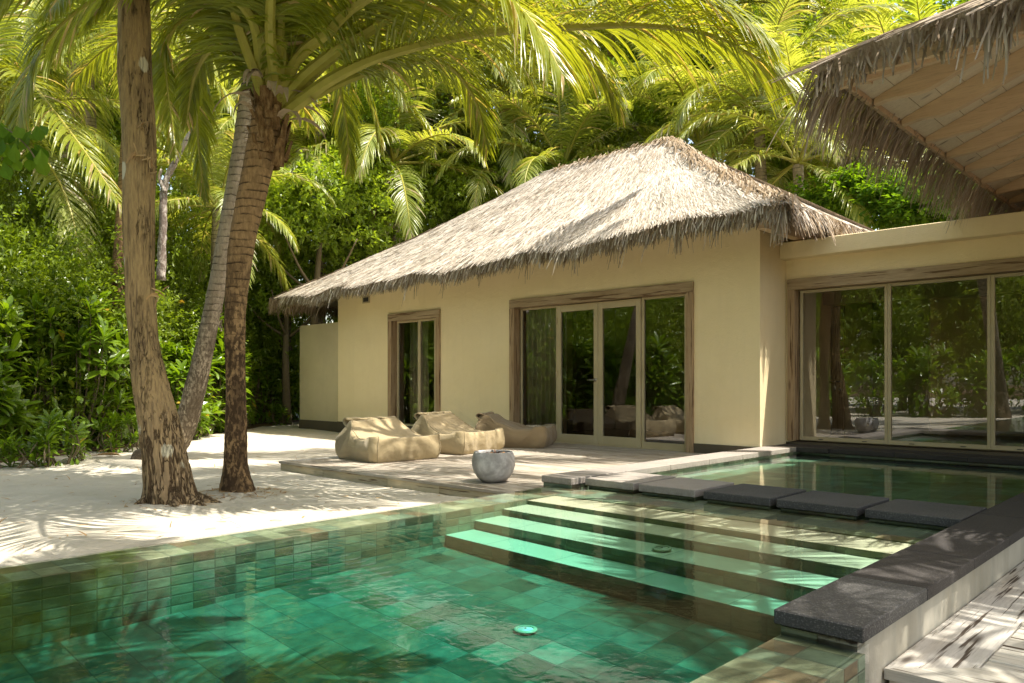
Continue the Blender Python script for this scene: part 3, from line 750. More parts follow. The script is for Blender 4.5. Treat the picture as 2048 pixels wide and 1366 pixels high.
# ---------------------------------------------------------------- thatch helpers
def strand(mb, p, dirv, L, w, n_, droop=.0, seg=2, rnd=random, mi=0, curl=0.):
    side = dirv.cross(n_).normalized(); d = dirv.normalized(); pts = [p.copy()]; 
    q = p.copy()
    for i in range(seg):
        d = (d + Vector((0, 0, -droop)) / seg + side * curl / seg).normalized()
        q = q + d * (L / seg); pts.append(q.copy())
    ws_ = [w * (1 - .35 * (i / seg) ** 2) for i in range(seg + 1)]; ws_[-1] = w * .55
    tw = rnd.uniform(-.5, .5); sd = (side * math.cos(tw) + n_ * math.sin(tw))
    mb.strip(pts, ws_, sd, mi)

# main roof
ZR = 5.58
cFL = Vector((-16.55, 9.02, 2.98)); cFR = Vector((-4.12, 8.98, 3.24)); pL = Vector((-10.75, 12.5, ZR)); pR = Vector((-7.97, 12.5, ZR + .02))
cBL = Vector((-16.55, 15.9, 2.98)); cBR = Vector((-4.12, 15.95, 3.24))
def eave_pt(f):
    """front eave from left to right with a soft sag and rounded corners"""
    p = cFL.lerp(cFR, f); p.z += -.05 * math.sin(f * math.pi) * 1.0 + .025 * math.sin(f * 31) + .02 * math.sin(f * 57 + 1)
    e = ss(.06, 0, f); p.y += .28 * e; p.z -= .05 * e
    e = ss(.975, 1, f); p.y += .12 * e; p.z -= .03 * e
    return p
def ridge_pt(f): return pL.lerp(pR, max(0, min(1, (f - .32) / .48)))
def roofF(f, g):
    a = eave_pt(f); b = ridge_pt(f); p = a.lerp(b, g); p.z += -.10 * math.sin(g * math.pi) + .05 * noise.noise(Vector((f * 9, g * 4, 0)))
    return p
def roofR(f, g):
    a = cFR.lerp(cBR, f); p = a.lerp(pR, g); p.z += -.10 * math.sin(g * math.pi); 
    if f < .1: p.y += .12 * (1 - f / .1) * (1 - g); p.z -= .03 * (1 - g)
    return p
def roofL(f, g):
    a = cBL.lerp(cFL, f); p = a.lerp(pL, g); p.z += -.10 * math.sin(g * math.pi); return p
def grid(mb, fn, nf, ng, dz=0., flip=False, mi=0):
    o = len(mb.v)
    for i in range(nf + 1):
        for j in range(ng + 1):
            p = fn(i / nf, j / ng); mb.v.append((p.x, p.y, p.z + dz))
    for i in range(nf):
        for j in range(ng):
            a = o + i * (ng + 1) + j; f = (a, a + ng + 1, a + ng + 2, a + 1); mb.f.append(f[::-1] if flip else f); mb.mi.append(mi)
mb = MB()
grid(mb, roofF, 120, 12); grid(mb, roofR, 20, 10); grid(mb, roofL, 20, 10)
grid(mb, lambda f, g: cBR.lerp(cBL, f).lerp(pR.lerp(pL, f), g), 10, 6)
grid(mb, lambda f, g: roofF(f, g * .3), 60, 4, -.14, True); grid(mb, lambda f, g: roofR(f, g * .3), 20, 3, -.14, True); grid(mb, lambda f, g: roofL(f, g * .3), 20, 3, -.14, True)
for fn in (roofF, roofR, roofL):
    o = len(mb.v)
    for i in range(61):
        p = fn(i / 60, 0); mb.v.append(tuple(p)); mb.v.append((p.x, p.y, p.z - .14))
    for i in range(60): a = o + 2 * i; mb.f.append((a, a + 1, a + 3, a + 2)); mb.mi.append(0)
roof = vb(mb, 'roof', 'thatch_base', None, True)
rnd = random.Random(11); mb = MB(); fr = MB()
def cover(fn, n_, mb, L=.42, w=.022, gpow=1., fr_=(0, 1)):
    for _ in range(n_):
        f = rnd.uniform(*fr_); g = rnd.random() ** gpow
        # equal-area-ish: fewer towards the ridge
        if rnd.random() < g * .55: g = rnd.random() * .6
        p = fn(f, g); p2 = fn(f, max(0, g - .05) if g > .05 else 0); p3 = fn(min(1, f + .01), g)
        if g <= .05: p2 = p - (fn(f, .05) - p)
        d = (p2 - p).normalized(); nn = (p3 - p).cross(p - p2)
        if nn.length < 1e-8: continue
        nn.normalize()
        if nn.z < 0: nn = -nn
        d = (d + (p3 - p).normalized() * rnd.gauss(0, .13) + nn * rnd.uniform(-.02, .03)).normalized()
        strand(mb, p + nn * rnd.uniform(.0, .018), d, L * rnd.uniform(.5, 1.3), w * rnd.uniform(.6, 1.4), nn, .05, 2, rnd, 0, rnd.gauss(0, .12))
cover(roofF, 62000, mb, .24, .0095); cover(roofR, 4500, mb, .28, .014); cover(roofL, 2000, mb, .28, .014)
def hipband(a_fn, n_):
    for _ in range(n_):
        g = rnd.random(); p = a_fn(g) + Vector((rnd.gauss(0, .07), rnd.gauss(0, .07), rnd.uniform(.0, .06)))
        d = Vector((rnd.uniform(-.3, 1.), rnd.uniform(-1, .6), -.55)).normalized(); nn = Vector((.2, -.3, 1)).normalized()
        strand(fr, p, d, rnd.uniform(.12, .34), .022 * rnd.uniform(.6, 1.3), nn, .5, 2, rnd, 0, rnd.gauss(0, .4))
hipband(lambda g: roofF(1., g), 1900)
def ridgeband(n_):
    for _ in range(n_):
        p = pL.lerp(pR, rnd.random()) + Vector((0, rnd.gauss(0, .08), .0)); d = Vector((rnd.gauss(0, .35), rnd.choice((-1, -1, 1)), -.6)).normalized()
        strand(fr, p, d, rnd.uniform(.1, .3), .022, Vector((0, -.3, 1)).normalized(), .3, 2, rnd)
ridgeband(500)
def fringe(mb, fn, n_, out, L=(.12, .34), w=.016, long_=.03, longL=(.4, .6), frr=(0, 1), layers=.12, dr=1.1, k=1.):
    for _ in range(n_):
        f = rnd.uniform(*frr); p = fn(f, 0) ; clump = .5 + .5 * noise.noise(Vector((f * 55 * k, 3, 0)))
        back = rnd.random(); p = p - out * back * .18 + Vector((0, 0, rnd.uniform(-layers, .03)))
        al = (fn(min(1, f + .01), 0) - fn(max(0, f - .01), 0)).normalized()
        d = (out * rnd.uniform(.5, 1.) + Vector((0, 0, -rnd.uniform(.4, 1.0))) + al * rnd.gauss(0, .16)).normalized()
        l = rnd.uniform(*L) * (.7 + .7 * clump)
        if rnd.random() < long_ * (clump > .6) * 2: l = rnd.uniform(*longL)
        nn = out.cross(al).normalized(); nn = (Vector((0, 0, 1)) * .6 + out * .8).normalized()
        strand(mb, p, d, l, w * rnd.uniform(.6, 1.4), nn, dr, 3, rnd, 0, rnd.gauss(0, .25))
fringe(fr, roofF, 4200, Vector((0, -1, 0)), (.10, .24), .014, .012)
fringe(mb, roofF, 3800, Vector((0, -1, 0)), (.10, .30), .013, .012, layers=.05)
fringe(mb, roofR, 1200, Vector((1, 0, 0)), (.10, .30), .014, .01, layers=.05)
fringe(fr, roofR, 1800, Vector((1, 0, 0)), long_=.01)
fringe(fr, roofL, 2600, Vector((-1, 0, 0)), long_=.02)
# hanging tufts at a few spots of the front eave
for f0, cnt in ((.885, 30), (.80, 16), (.74, 12), (.995, 45), (.66, 10), (.5, 10), (.44, 8), (.58, 9), (.93, 10)):
    for _ in range(cnt):
        f = min(1, f0 + rnd.gauss(0, .004)); p = roofF(f, 0) + Vector((0, 0, rnd.uniform(-.1, 0)))
        strand(fr, p, Vector((rnd.gauss(0, .15), -.25, -1)).normalized(), rnd.uniform(.25, .52), .014, Vector((0, -1, 0)), .6, 3, rnd, 0, rnd.gauss(0, .15))
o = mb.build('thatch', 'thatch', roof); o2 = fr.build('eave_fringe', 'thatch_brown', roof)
# eave timbers
mb = MB(); mb.cbox((-4.62, 9.35, 2.98), (-4.50, 16, 3.12), .004); vb(mb, 'eave_beam', 'rafter_wood')
for yy in (9.5, 10.6, 11.7, 12.8):
    mb = MB(); mb.box((-4.80, yy, 3.16), (-4.16, yy + .07, 3.24), rot=Matrix.Rotation(R(25), 3, 'Y'), org=(-4.8, yy, 3.4)); vb(mb, 'rafter', 'rafter_wood')

# ================================================================== WING
wing = thing('glazed_wing', 'flat roofed beige wing with a wide timber framed sliding glass wall above the upper pool', 'building wing', (0, 10.6, 0))
WO = (0, -10.6, 0); YN = 10.594
def wbl(mb, name, mats, smooth=False):
    o = mb.build(name, mats, wing, smooth); o.location = WO; return o
mb = MB(); mb.box((XR, YN, 2.44), (5, YN + .25, 2.93)); mb.box((XR + .002, YN, -.1), (XY(1573, YN) + .03, YN + .25, 2.44)); wbl(mb, 'wall', 'stucco')
mb = MB(); mb.cbox((XR + .002, 10.385, 2.735), (5, YN + .3, 2.962), .008); wbl(mb, 'fascia', 'stucco')
mb = MB(); mb.box((XR + .002, YN + .3, 2.78), (5, 17, 2.84)); wbl(mb, 'flat_roof', 'plinth_grey')
mb = MB(); mb.box((XR, YN + .0, -.1), (5, YN + .25, .17)); wbl(mb, 'plinth', 'plinth_grey')
mb = MB(); mb.cbox((XY(1574.5, YN - .03), YN - .035, .19), (XY(1589, YN - .03), YN + .14, 2.31), .004); wbl(mb, 'jamb', 'frame_wood_z')
mb = MB(); mb.cbox((XY(1574.5, YN - .03), YN - .037, 2.312), (5, YN + .14, 2.462), .004); wbl(mb, 'head', 'frame_wood_x')
YP = YN + .09
edges = [1600, 1775, 1981.5]; ex = [XY(e, YP) for e in edges]; ex.append(ex[2] + 1.2); ex.append(ex[3] + 1.2); ex.append(ex[4] + 1.2); ex.append(ex[5] + 1.3)
for a, b in zip(ex[:-1], ex[1:]):
    w_ = empty('window', wing, WO); mb = MB(); alu(mb, a + .001, b - .001, .195, 2.305, YP, .038, .055, .04); mb.build('frame', 'alu_frame', w_)
    pane(a + .03, b - .03, .24, 2.28, YP + .03, w_)
    for q in (.25, .75):
        mb = MB(); mb.box((lerp(a, b, q) - .03, YP - .003, .212), (lerp(a, b, q) + .03, YP + .002, .222)); mb.build('drain_slot', 'dark_metal', w_)
# inside the wing
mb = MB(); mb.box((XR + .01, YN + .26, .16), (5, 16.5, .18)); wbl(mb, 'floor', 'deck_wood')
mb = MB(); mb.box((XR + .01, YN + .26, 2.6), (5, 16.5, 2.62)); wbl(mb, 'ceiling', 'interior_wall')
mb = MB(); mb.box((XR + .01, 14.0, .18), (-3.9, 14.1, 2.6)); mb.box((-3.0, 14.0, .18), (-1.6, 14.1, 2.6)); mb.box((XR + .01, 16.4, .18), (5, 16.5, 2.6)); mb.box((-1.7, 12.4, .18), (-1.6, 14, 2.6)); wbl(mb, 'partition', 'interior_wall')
mb = MB(); mb.box((-4.8, 11.9, 2.2), (5, 12.05, 2.6)); wbl(mb, 'ceiling_beam', 'interior_wall')
q = XY(1640, 12.2); q2 = XY(1688, 12.2)
dn = empty('inner_door', wing, WO)
mb = MB(); mb.cbox((q, 12.2, .18), (q2, 12.25, 2.2), .004); mb.build('door_leaf', 'frame_wood_z', dn)
mb = MB(); hx = q2 - .06; mb.tube([(hx, 12.2, 1.02), (hx, 12.14, 1.02), (hx - .16, 12.135, 1.02)], .012, 8); mb.tube([(hx, 12.2, .90), (hx, 12.185, .90)], .028, 12); mb.build('handle', 'dark_metal', dn, True)
mb = MB(); mb.cbox((XR + .02, 12.2, .18), (q - .01, 12.3, 2.6), .004); wbl(mb, 'partition', 'stucco_pale')

# ================================================================== PAVILION (thatched roof reaching in from the upper right)
pav = thing('thatched_pavilion', 'thatched pavilion roof with exposed timber rafters reaching in from the upper right', 'pavilion', (1.7, 9.4, 0))
PO = (-1.7, -9.4, 0)
def pb(mb, name, mats, parent=None, smooth=False):
    o = mb.build(name, mats, parent or pav, smooth)
    if parent is None: o.location = PO
    return o
cx, cy, cz = -2.30, 5.92, 3.37; SL = .40; HW = 4.2; LY = 8.4
peak0 = Vector((cx + HW, cy + HW, cz + SL * HW)); peak1 = Vector((cx + HW, cy + LY, cz + SL * HW))
A0 = Vector((cx, cy, cz)); A1 = Vector((cx, cy + HW + LY - .6, cz)); B1 = Vector((cx + 2 * HW, cy, cz)); C1 = Vector((cx + 2 * HW, A1.y, cz))
def pA(f, g, o_=0.): return A0.lerp(A1, f).lerp(peak0.lerp(peak1, f), g) + Vector((0, 0, o_))
def pB(f, g, o_=0.): return A0.lerp(B1, f).lerp(peak0, g) + Vector((0, 0, o_))
mb = MB()
grid(mb, pA, 8, 8, 0., True); grid(mb, pB, 8, 8, 0.); pb(mb, 'soffit', 'soffit_board')
# board joints on the soffit: thin dark battens between boards
mb = MB()
for k in range(1, 24):
    x = cx + k * .17; y0 = cy + (x - cx) + .02; z = cz + SL * (x - cx) - .0035
    mb.box((x - .0018, y0, z), (x + .0018, A1.y, z + .003))
pb(mb, 'board_joint', 'frame_wood_x')
# rafters along +X on face A
yr = 6.10; ang = math.atan(SL); k = 0
while yr < 17.6:
    L_ = (min(yr - cy, HW)) ; L_ = max(L_, .15)
    mb = MB(); n_ = 10; w_ = .075
    def sec(s_):
        x = cx + .01 + s_ * L_; z = cz + SL * (x - cx) - .005
        h = .05 + .14 * ss(0, .45 / max(L_, .3), s_)
        return x, z, h
    vs = []
    for i in range(n_ + 1):
        x, z, h = sec(i / n_); vs += [(x, yr, z), (x, yr + w_, z), (x, yr + w_, z - h), (x, yr, z - h)]
    fs = []
    for i in range(n_):
        a = i * 4
        for j in range(4): fs.append((a + j, a + (j + 1) % 4, a + 4 + (j + 1) % 4, a + 4 + j))
    fs += [(0, 3, 2, 1), (n_ * 4, n_ * 4 + 1, n_ * 4 + 2, n_ * 4 + 3)]
    mb.add(vs, fs); pb(mb, 'rafter', 'rafter_wood'); yr += .70 if k else .62; k += 1
# hip rafter and eave beams
mb = MB(); d = Vector((1, 1, SL)); sd = Vector((1, -1, 0)).normalized() * .04
p0 = A0 + Vector((.02, .02, -.01)); p1 = A0 + d * HW + Vector((0, 0, -.01))
mb.add([p0 - sd, p0 + sd, p1 + sd, p1 - sd] + [q + Vector((0, 0, -.13)) for q in (p0 - sd, p0 + sd, p1 + sd, p1 - sd)], [(0, 1, 2, 3), (4, 7, 6, 5), (0, 4, 5, 1), (1, 5, 6, 2), (2, 6, 7, 3), (3, 7, 4, 0)])
pb(mb, 'hip_rafter', 'rafter_wood')
mb = MB(); mb.cbox((cx - .02, cy - .045, cz - .10), (cx + 2 * HW, cy - .005, cz + .06), .004); pb(mb, 'eave_beam', 'rafter_wood')
mb = MB(); mb.cbox((cx - .045, cy - .03, cz - .045), (cx - .005, A1.y, cz + .06), .004); pb(mb, 'eave_beam', 'rafter_wood')
# thatch layer
TH = .24
def tA(f, g):
    p = pA(f, g, TH); e = (1 - ss(0, .12, g)); p.x -= .16 * e; p.z -= .13 * e; c = (1 - ss(0, .05, f)) * (1 - g); p.y -= .10 * c; p.z -= .08 * c; return p
def tB(f, g):
    p = pB(f, g, TH); e = (1 - ss(0, .12, g)); p.y -= .16 * e; p.z -= .13 * e; c = (1 - ss(0, .08, f)) * (1 - g); p.x -= .10 * c; p.z -= .08 * c; return p
mb = MB(); grid(mb, tA, 30, 10, 0, False); grid(mb, tB, 30, 10, 0, True)
for fn, off in ((tA, Vector((.12, 0, -.10))), (tB, Vector((0, .12, -.10)))):
    o = len(mb.v)
    for i in range(31):
        p = fn(i / 30, 0); mb.v.append(tuple(p)); p = p + off; mb.v.append(tuple(p))
    for i in range(30): a = o + 2 * i; mb.f.append((a, a + 1, a + 3, a + 2)); mb.mi.append(0)
mb.add([(cx + 2 * HW, cy, cz), (cx + 2 * HW, A1.y, cz), tuple(peak1), tuple(peak0)], [(0, 1, 2, 3)])
proof = pb(mb, 'roof', 'thatch_base', None, True)
fr = MB(); rnd = random.Random(21)
cover(tA, 3500, fr, .45, .02); cover(tB, 4500, fr, .45, .02, 1.6)
fringe(fr, tA, 3400, Vector((-1, 0, 0)), (.28, .54), .011, .02, (.55, .7), (0, .8), .16, 1.3, .6)
fringe(fr, tB, 1500, Vector((0, -1, 0)), (.08, .24), .016, .05, (.3, .5), (0, .75), .14, 1.1, .6)
for f0 in (.13, .17, .20, .26, .30, .31, .36, .40, .42, .44, .47, .5):
    for _ in range(14):
        f = f0 + rnd.gauss(0, .006); p = tB(f, 0) + Vector((0, .06, -.05 + rnd.uniform(-.05, .02)))
        strand(fr, p, Vector((rnd.gauss(0, .12), -.2, -1)).normalized(), rnd.uniform(.22, .50), .017, Vector((0, -1, 0)), .5, 3, rnd, 0, rnd.gauss(0, .15))
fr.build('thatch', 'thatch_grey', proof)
# pavilion posts stand on the near deck, right of the picture
for (x, y) in ((3.2, 6.6), (3.2, 9.9)):
    mb = MB(); mb.cbox((x, y, DZ), (x + .16, y + .16, 5.0), .01); pb(mb, 'post', 'rafter_wood')

# ================================================================== BEAN BAGS, BOWL
def bean_bag(label, loc, rot, mat, seed, L=1.0, W=1.02, back=.5, lean=0., group='bean bag loungers on the deck'):
    t_ = thing('bean_bag_lounger', label, 'bean bag', loc, group=group, rot=(0, 0, R(rot)))
    prof = [(.03, .0), (-.015, .12), (.0, .30), (.05 + lean, .46), (.10 + lean, back), (.17 + lean, back - .005), (.28, back - .10), (.42, .345), (.58, .285), (.78, .285), (.95, .315), (1.0, .30), (1.02, .17), (.99, .05), (.95, .0)]
    top = spline([(a * L, 0, b) for a, b in prof], 70); n1 = len(top); nb = 24
    loop = top + [Vector((lerp(.95, .03, (i + 1) / (nb + 1)) * L, 0, 0)) for i in range(nb)]
    nl = len(loop); cen = Vector((.45 * L, 0, .17)); mb = MB(); nv = 46
    for j in range(nv + 1):
        v = -1 + 2 * j / nv; av = abs(v)
        ins = (1 - max(0, (av - .86) / .14) ** 2.4 * .16) if av < .999 else .80
        for i, p in enumerate(loop):
            taper = 1 - .26 * ss(.25, back, p.z) * ss(.5, .1, p.x / L)
            bulge = 1 + .05 * math.sin(math.pi * min(1, p.z / .34)) 
            y = v * W * .5 * taper * bulge
            q = cen + (p - cen) * ins
            sag = -.035 * (1 - v * v) * ss(.2, .45, p.z) * ss(.3, .5, p.x / L)
            ear = .045 * math.exp(-((i / nl - .665) / .02) ** 2) * av ** 10 if False else 0
            if .92 < p.x / L < 1.03 and p.z > .26: ear = .035 * av ** 6
            nn = Vector((p.x * 3 + seed, v * 2.4, p.z * 5))
            lump = .016 * noise.noise(nn) + .007 * noise.noise(nn * 2.7) + .020 * noise.turbulence(Vector((p.x * 2 + seed, v * 3.2 + p.z * 3, p.z * 2)), 3, False) * (p.z > .02)
            qq = q + (p - cen).normalized() * lump
            if p.z > .02: 
                mb.v.append((qq.x + ear * .4, y, max(0.004, qq.z + sag + ear)))
            else: mb.v.append((q.x, y * .97, .001))
    for j in range(nv):
        for i in range(nl):
            a = j * nl + i; b = j * nl + (i + 1) % nl; mb.f.append((a, a + nl, b + nl, b)); mb.mi.append(0)
    mb.f.append(tuple(range(nl))); mb.f.append(tuple(nv * nl + i for i in range(nl))[::-1]); mb.mi += [0, 0]
    o = mb.build('cushion', mat, t_, True)
    # piped seam round both side panels
    src = mb.v
    for jj in (3, nv - 3):
        ring_ = [Vector(src[jj * nl + i]) * 1. for i in range(1, n1 - 1)]
        cc = Vector((.45 * L, 0, .17)); ring_ = [p + (Vector((p.x, 0, p.z)) - Vector((cc.x, 0, cc.z))).normalized() * .003 for p in ring_]
        mb = MB(); mb.tube(ring_, .0055, 5); mb.build('seam', mat, t_, True)
    # folded top flap falling behind the backrest
    mb = MB(); nu = 22; nw = 10
    for j in range(nw + 1):
        for i in range(nu + 1):
            v = -1 + 2 * i / nu; u = j / nw
            y = v * W * .37 * (1 + .04 * math.sin(v * 5 + seed))
            a = lerp(-60, 215, u) ; x = (.085 + lean) * L - .065 * math.cos(R(90 - a)) * 1.0 - .035; z = back - .012 + .045 * math.sin(R(90 - a)) + .012 * noise.noise(Vector((v * 3, u * 2, seed)))
            if u > .75: z -= (u - .75) * .16
            mb.v.append((x, y, z))
    for j in range(nw):
        for i in range(nu):
            a = j * (nu + 1) + i; mb.f.append((a, a + 1, a + nu + 2, a + nu + 1)); mb.mi.append(0)
    o = mb.build('folded_flap', mat, t_, True); sm = o.modifiers.new('s', 'SOLIDIFY'); sm.thickness = .014
    return t_
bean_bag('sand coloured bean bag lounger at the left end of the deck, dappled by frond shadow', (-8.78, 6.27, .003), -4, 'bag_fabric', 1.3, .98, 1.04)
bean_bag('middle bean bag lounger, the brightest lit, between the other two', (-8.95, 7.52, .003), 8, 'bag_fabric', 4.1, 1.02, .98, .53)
bean_bag('bean bag lounger beside the glass doors, its fabric darkened to stand for shade', (-8.98, 8.62, .003), 30, 'bag_fabric_shaded', 7.7, 1.12, .90, .49)

bx_, by_ = -5.56, 5.50
bowl = thing('fire_bowl', 'round grey glazed concrete bowl standing on the corner of the deck', 'bowl', (bx_, by_, .002))
mb = MB(); prof = [(.0001, .0), (.10, .0), (.125, .008), (.165, .045), (.200, .10), (.219, .165), (.220, .215), (.212, .262), (.200, .296), (.196, .304), (.188, .306), (.183, .300), (.188, .26), (.196, .21), (.19, .17), (.0001, .165)]
mb.lathe(prof, 72); o = mb.build('bowl_shell', 'bowl_concrete', bowl, True)
mb = MB(); mb.lathe([(.0001, .262), (.187, .262)], 40); mb.build('dark_filling', 'black_void', bowl)
lf = thing('dead_leaves', 'curled red brown dry leaves lying on top of the concrete bowl', 'dead leaves', (bx_, by_, .265)); mb = MB(); rr = random.Random(2)
for i in range(26):
    a = rr.uniform(0, 6.28); r_ = rr.uniform(.0, .15); p = Vector((r_ * math.cos(a), r_ * math.sin(a), .004 + rr.uniform(0, .03))); d = Vector((rr.gauss(0, 1), rr.gauss(0, 1), rr.uniform(.1, .9))).normalized()
    strand(mb, p, d, rr.uniform(.04, .09), rr.uniform(.02, .035), Vector((0, 0, 1)), .8, 3, rr)
mb.build('leaf_heap', 'ember_leaf', lf)
# ================================================================== VEGETATION
def clear_t(px, t):
    """push a tree back until its foot stands outside the buildings"""
    while True:
        P = D(px, HOR, t)
        if (-17.0 < P.x < -3.8 and 9.3 < P.y < 17.0) or (P.x > -5.2 and 10.2 < P.y < 17.3 and P.x < 5.2): t += .5
        else: return t
def frond_mesh(name, L, e0, drop, seed, n=80, ll=.20, wid=.036, leafmat='frond_leaf', hang=1.0, r0=.035, segs=5, bare=.16, twist=0., fold=.22, path=None):
    """palm frond heading +X; e0 start elevation (deg), drop = total bend (deg)"""
    rr = random.Random(seed); mb = MB(); N = 40; pts = [Vector((0, 0, 0))]; tans = []
    side_bend = rr.gauss(0, .10)
    for i in range(N):
        s = (i + .5) / N; e = R(e0 - drop * s ** 1.35); az = side_bend * s * s * 1.6
        d = Vector((math.cos(e) * math.cos(az), math.cos(e) * math.sin(az), math.sin(e))); tans.append(d); pts.append(pts[-1] + d * (L / N))
    tans.append(tans[-1])
    if path is not None:
        pts = spline(path, N); tans = [(pts[min(i + 1, N)] - pts[max(0, i - 1)]).normalized() for i in range(N + 1)]
        L = sum((pts[i + 1] - pts[i]).length for i in range(N))
    mb.tube(pts, lambda s: r0 * (1.0 - s) ** .8 * (1.45 if s < .03 else 1.) + .0035, 7, 1)
    def at(s):
        u = s * N; k = min(int(u), N - 1); return pts[k].lerp(pts[k + 1], u - k), tans[k]
    for i in range(n):
        s = bare + (1 - bare) * (i + .3) / n
        p, T = at(s); sd = T.cross(Vector((0, 0, 1)))
        if sd.length < .05: sd = Vector((0, 1, 0))
        sd.normalize(); up = sd.cross(T)
        tw = twist * s
        prof = math.sin(math.pi * min(1, (s - bare) / (1 - bare) * .80 + .17)) ** .62
        for sg in (-1, 1):
            if rr.random() < .03: continue
            l = L * ll * prof * rr.uniform(.86, 1.1)
            al = R(lerp(68, 22, ((s - bare) / (1 - bare)) ** 1.2) + rr.gauss(0, 4)); v = R(lerp(22, 6, s) + rr.gauss(0, 7)) + tw * sg
            d = (T * math.cos(al) + (sd * sg * math.cos(v) + up * math.sin(v)) * math.sin(al)).normalized()
            q = p + d * .004; ps = [q.copy()]; w0 = wid * (.65 + .35 * prof) * rr.uniform(.85, 1.12)
            g = hang * rr.uniform(.75, 1.3)
            for k in range(segs):
                f = (k + 1) / segs; d = (d + Vector((0, 0, -g * (.10 + .42 * f) * 2.6 / segs)) + Vector((rr.gauss(0, .02), rr.gauss(0, .02), 0))).normalized(); q = q + d * (l / segs); ps.append(q.copy())
            ws_ = [w0 * x for x in ([.5, .95, 1., .85, .55, .08] if segs == 5 else ([.55, 1., .9, .1] if segs == 3 else [.5, 1, .95, .6, .08]))]
            sides = []; ups = []
            for k in range(len(ps)):
                dd = (ps[min(k + 1, len(ps) - 1)] - ps[max(0, k - 1)]).normalized(); sv = T - dd * T.dot(dd)
                if sv.length < .02: sv = sd
                sv.normalize(); sides.append(sv)
            mb.strip(ps, ws_, sides, 0, fold * (1 if sg > 0 else 1), up if fold else None)
    return mb.mesh(name, [leafmat, 'rachis'])

def spl1(prof, s):
    u = s * (len(prof) - 1); k = min(int(u), len(prof) - 2); return lerp(prof[k], prof[k + 1], ss(0, 1, u - k) * .5 + (u - k) * .5)
def trunk(name, pts, r0, r1, mat, parent, seg=20, n=90, ring=0., rk=13., flare=0., rough=.03, loc=None, cap=True, seed=0, prof=None):
    P = spline(pts, n); mb = MB()
    rad = lambda s: lerp(r0, r1, s) + flare * math.exp(-s * n / (n * .06))
    if prof: rad = lambda s: spl1(prof, s)
    def mod(i, a, p):
        m = 1 + rough * 2 * noise.noise(Vector((math.cos(a) * 1.3, math.sin(a) * 1.3, p.z * 2.2 + seed))) + rough * noise.noise(Vector((math.cos(a) * 4, math.sin(a) * 4, p.z * 9 + seed)))
        if ring: m += ring * ((p.z * rk + .5 * noise.noise(Vector((math.cos(a), math.sin(a), p.z * 3)))) % 1.0 - .5)
        if flare: m += .28 * math.exp(-max(0, p.z + .1) / .16) * (noise.noise(Vector((math.cos(a) * 1.7, math.sin(a) * 1.7, seed + 5))))
        return m
    mb.tube(P, rad, seg, 0, cap, mod)
    return mb.build(name, mat, parent, True)

# shared fronds: elevation classes for the crowns of background palms
FR = {}
for e0, drop in ((82, 60), (66, 85), (48, 95), (28, 95), (5, 75), (-25, 45)):
    for sd in (0, 1):
        FR[(e0, sd)] = frond_mesh('palm_frond', 3.6, e0, drop + 12 * sd, 100 + e0 + sd, 64, .21, .046, 'frond_leaf_back', 1.0, .030, 4, .15, 0., .2)
FRF = {}
for e0, drop in ((84, 50), (66, 75), (48, 90), (30, 90), (8, 75)):
    for sd in (0, 1): FRF[(e0, sd)] = frond_mesh('palm_frond', 3.8, e0, drop + 10 * sd, 300 + e0 + sd, 88, .21, .036, 'frond_leaf', 1.0, .045, 5, .17)

def palm(label, pts, r0, r1, n=18, sc=1., seed=0, mat='bark_palm_grey', group=None, cls=FR, elevs=None, boots=False, az0=None, hand=(), paths=(), shade_paths=(), name='palm_tree', flare=.05, skip=None, ring=.06, rk=11., seg=18, prof=None):
    base = Vector(pts[0]); t_ = thing(name, label, 'palm tree', base, group)
    pts = [Vector(p) - base for p in pts]
    trunk('trunk', pts, r0, r1, mat, t_, seg, 110, ring, rk, flare, .03, seed=seed, prof=prof)
    top = pts[-1]; rr = random.Random(seed); keys = sorted({k[0] for k in cls}, reverse=True)
    az = rr.uniform(0, 6.28) if az0 is None else az0
    for i in range(n):
        u = (i + .5) / n; e = keys[min(len(keys) - 1, int(u ** .9 * len(keys)))]
        az += 2.39996
        if skip and skip(math.degrees(az) % 360, e): continue
        me = cls[(e, i % 2)]
        s_ = sc * rr.uniform(.88, 1.12)
        o = link('frond', me, t_, top + Vector((math.cos(az) * r1 * .5, math.sin(az) * r1 * .5, .04 + .05 * (1 - u))), (rr.gauss(0, .10), rr.gauss(0, .06), az + rr.gauss(0, .15)), (s_, s_, s_))
    for k, (a, e0, drop, L, hang, w, nn) in enumerate(hand):
        me = frond_mesh('palm_frond', L, e0, drop, seed * 50 + k, nn, .20, w, 'frond_leaf', hang, .042, 5, .2)
        link('frond', me, t_, top + Vector((math.cos(R(a)) * r1 * .7, math.sin(R(a)) * r1 * .7, .0 + .03 * (k % 5))), (0, 0, R(a)))
    for k, (pth, t0, t1, hang, w, nn, ll, bare) in enumerate(paths):
        m_ = len(pth) - 1; P_ = ([top + Vector((0, 0, -.12))] if boots else []) + [D(x, y, lerp(t0, t1, q / m_)) - base for q, (x, y) in enumerate(pth)]
        link('frond', frond_mesh('palm_frond', 4, 0, 0, seed * 70 + k, nn, ll, w, 'frond_leaf', hang, .066 if boots else .045, 5, bare, path=P_), t_)
    for k, P_ in enumerate(shade_paths):
        link('frond', frond_mesh('palm_frond', 4, 0, 0, seed * 90 + k, 95, .22, .034, 'frond_leaf', 1.0, .05, 5, .2, path=[top + Vector((0, 0, -.1))] + [Vector(q) - base for q in P_]), t_)
    if boots: husk(t_, top, r1, seed)
    return t_

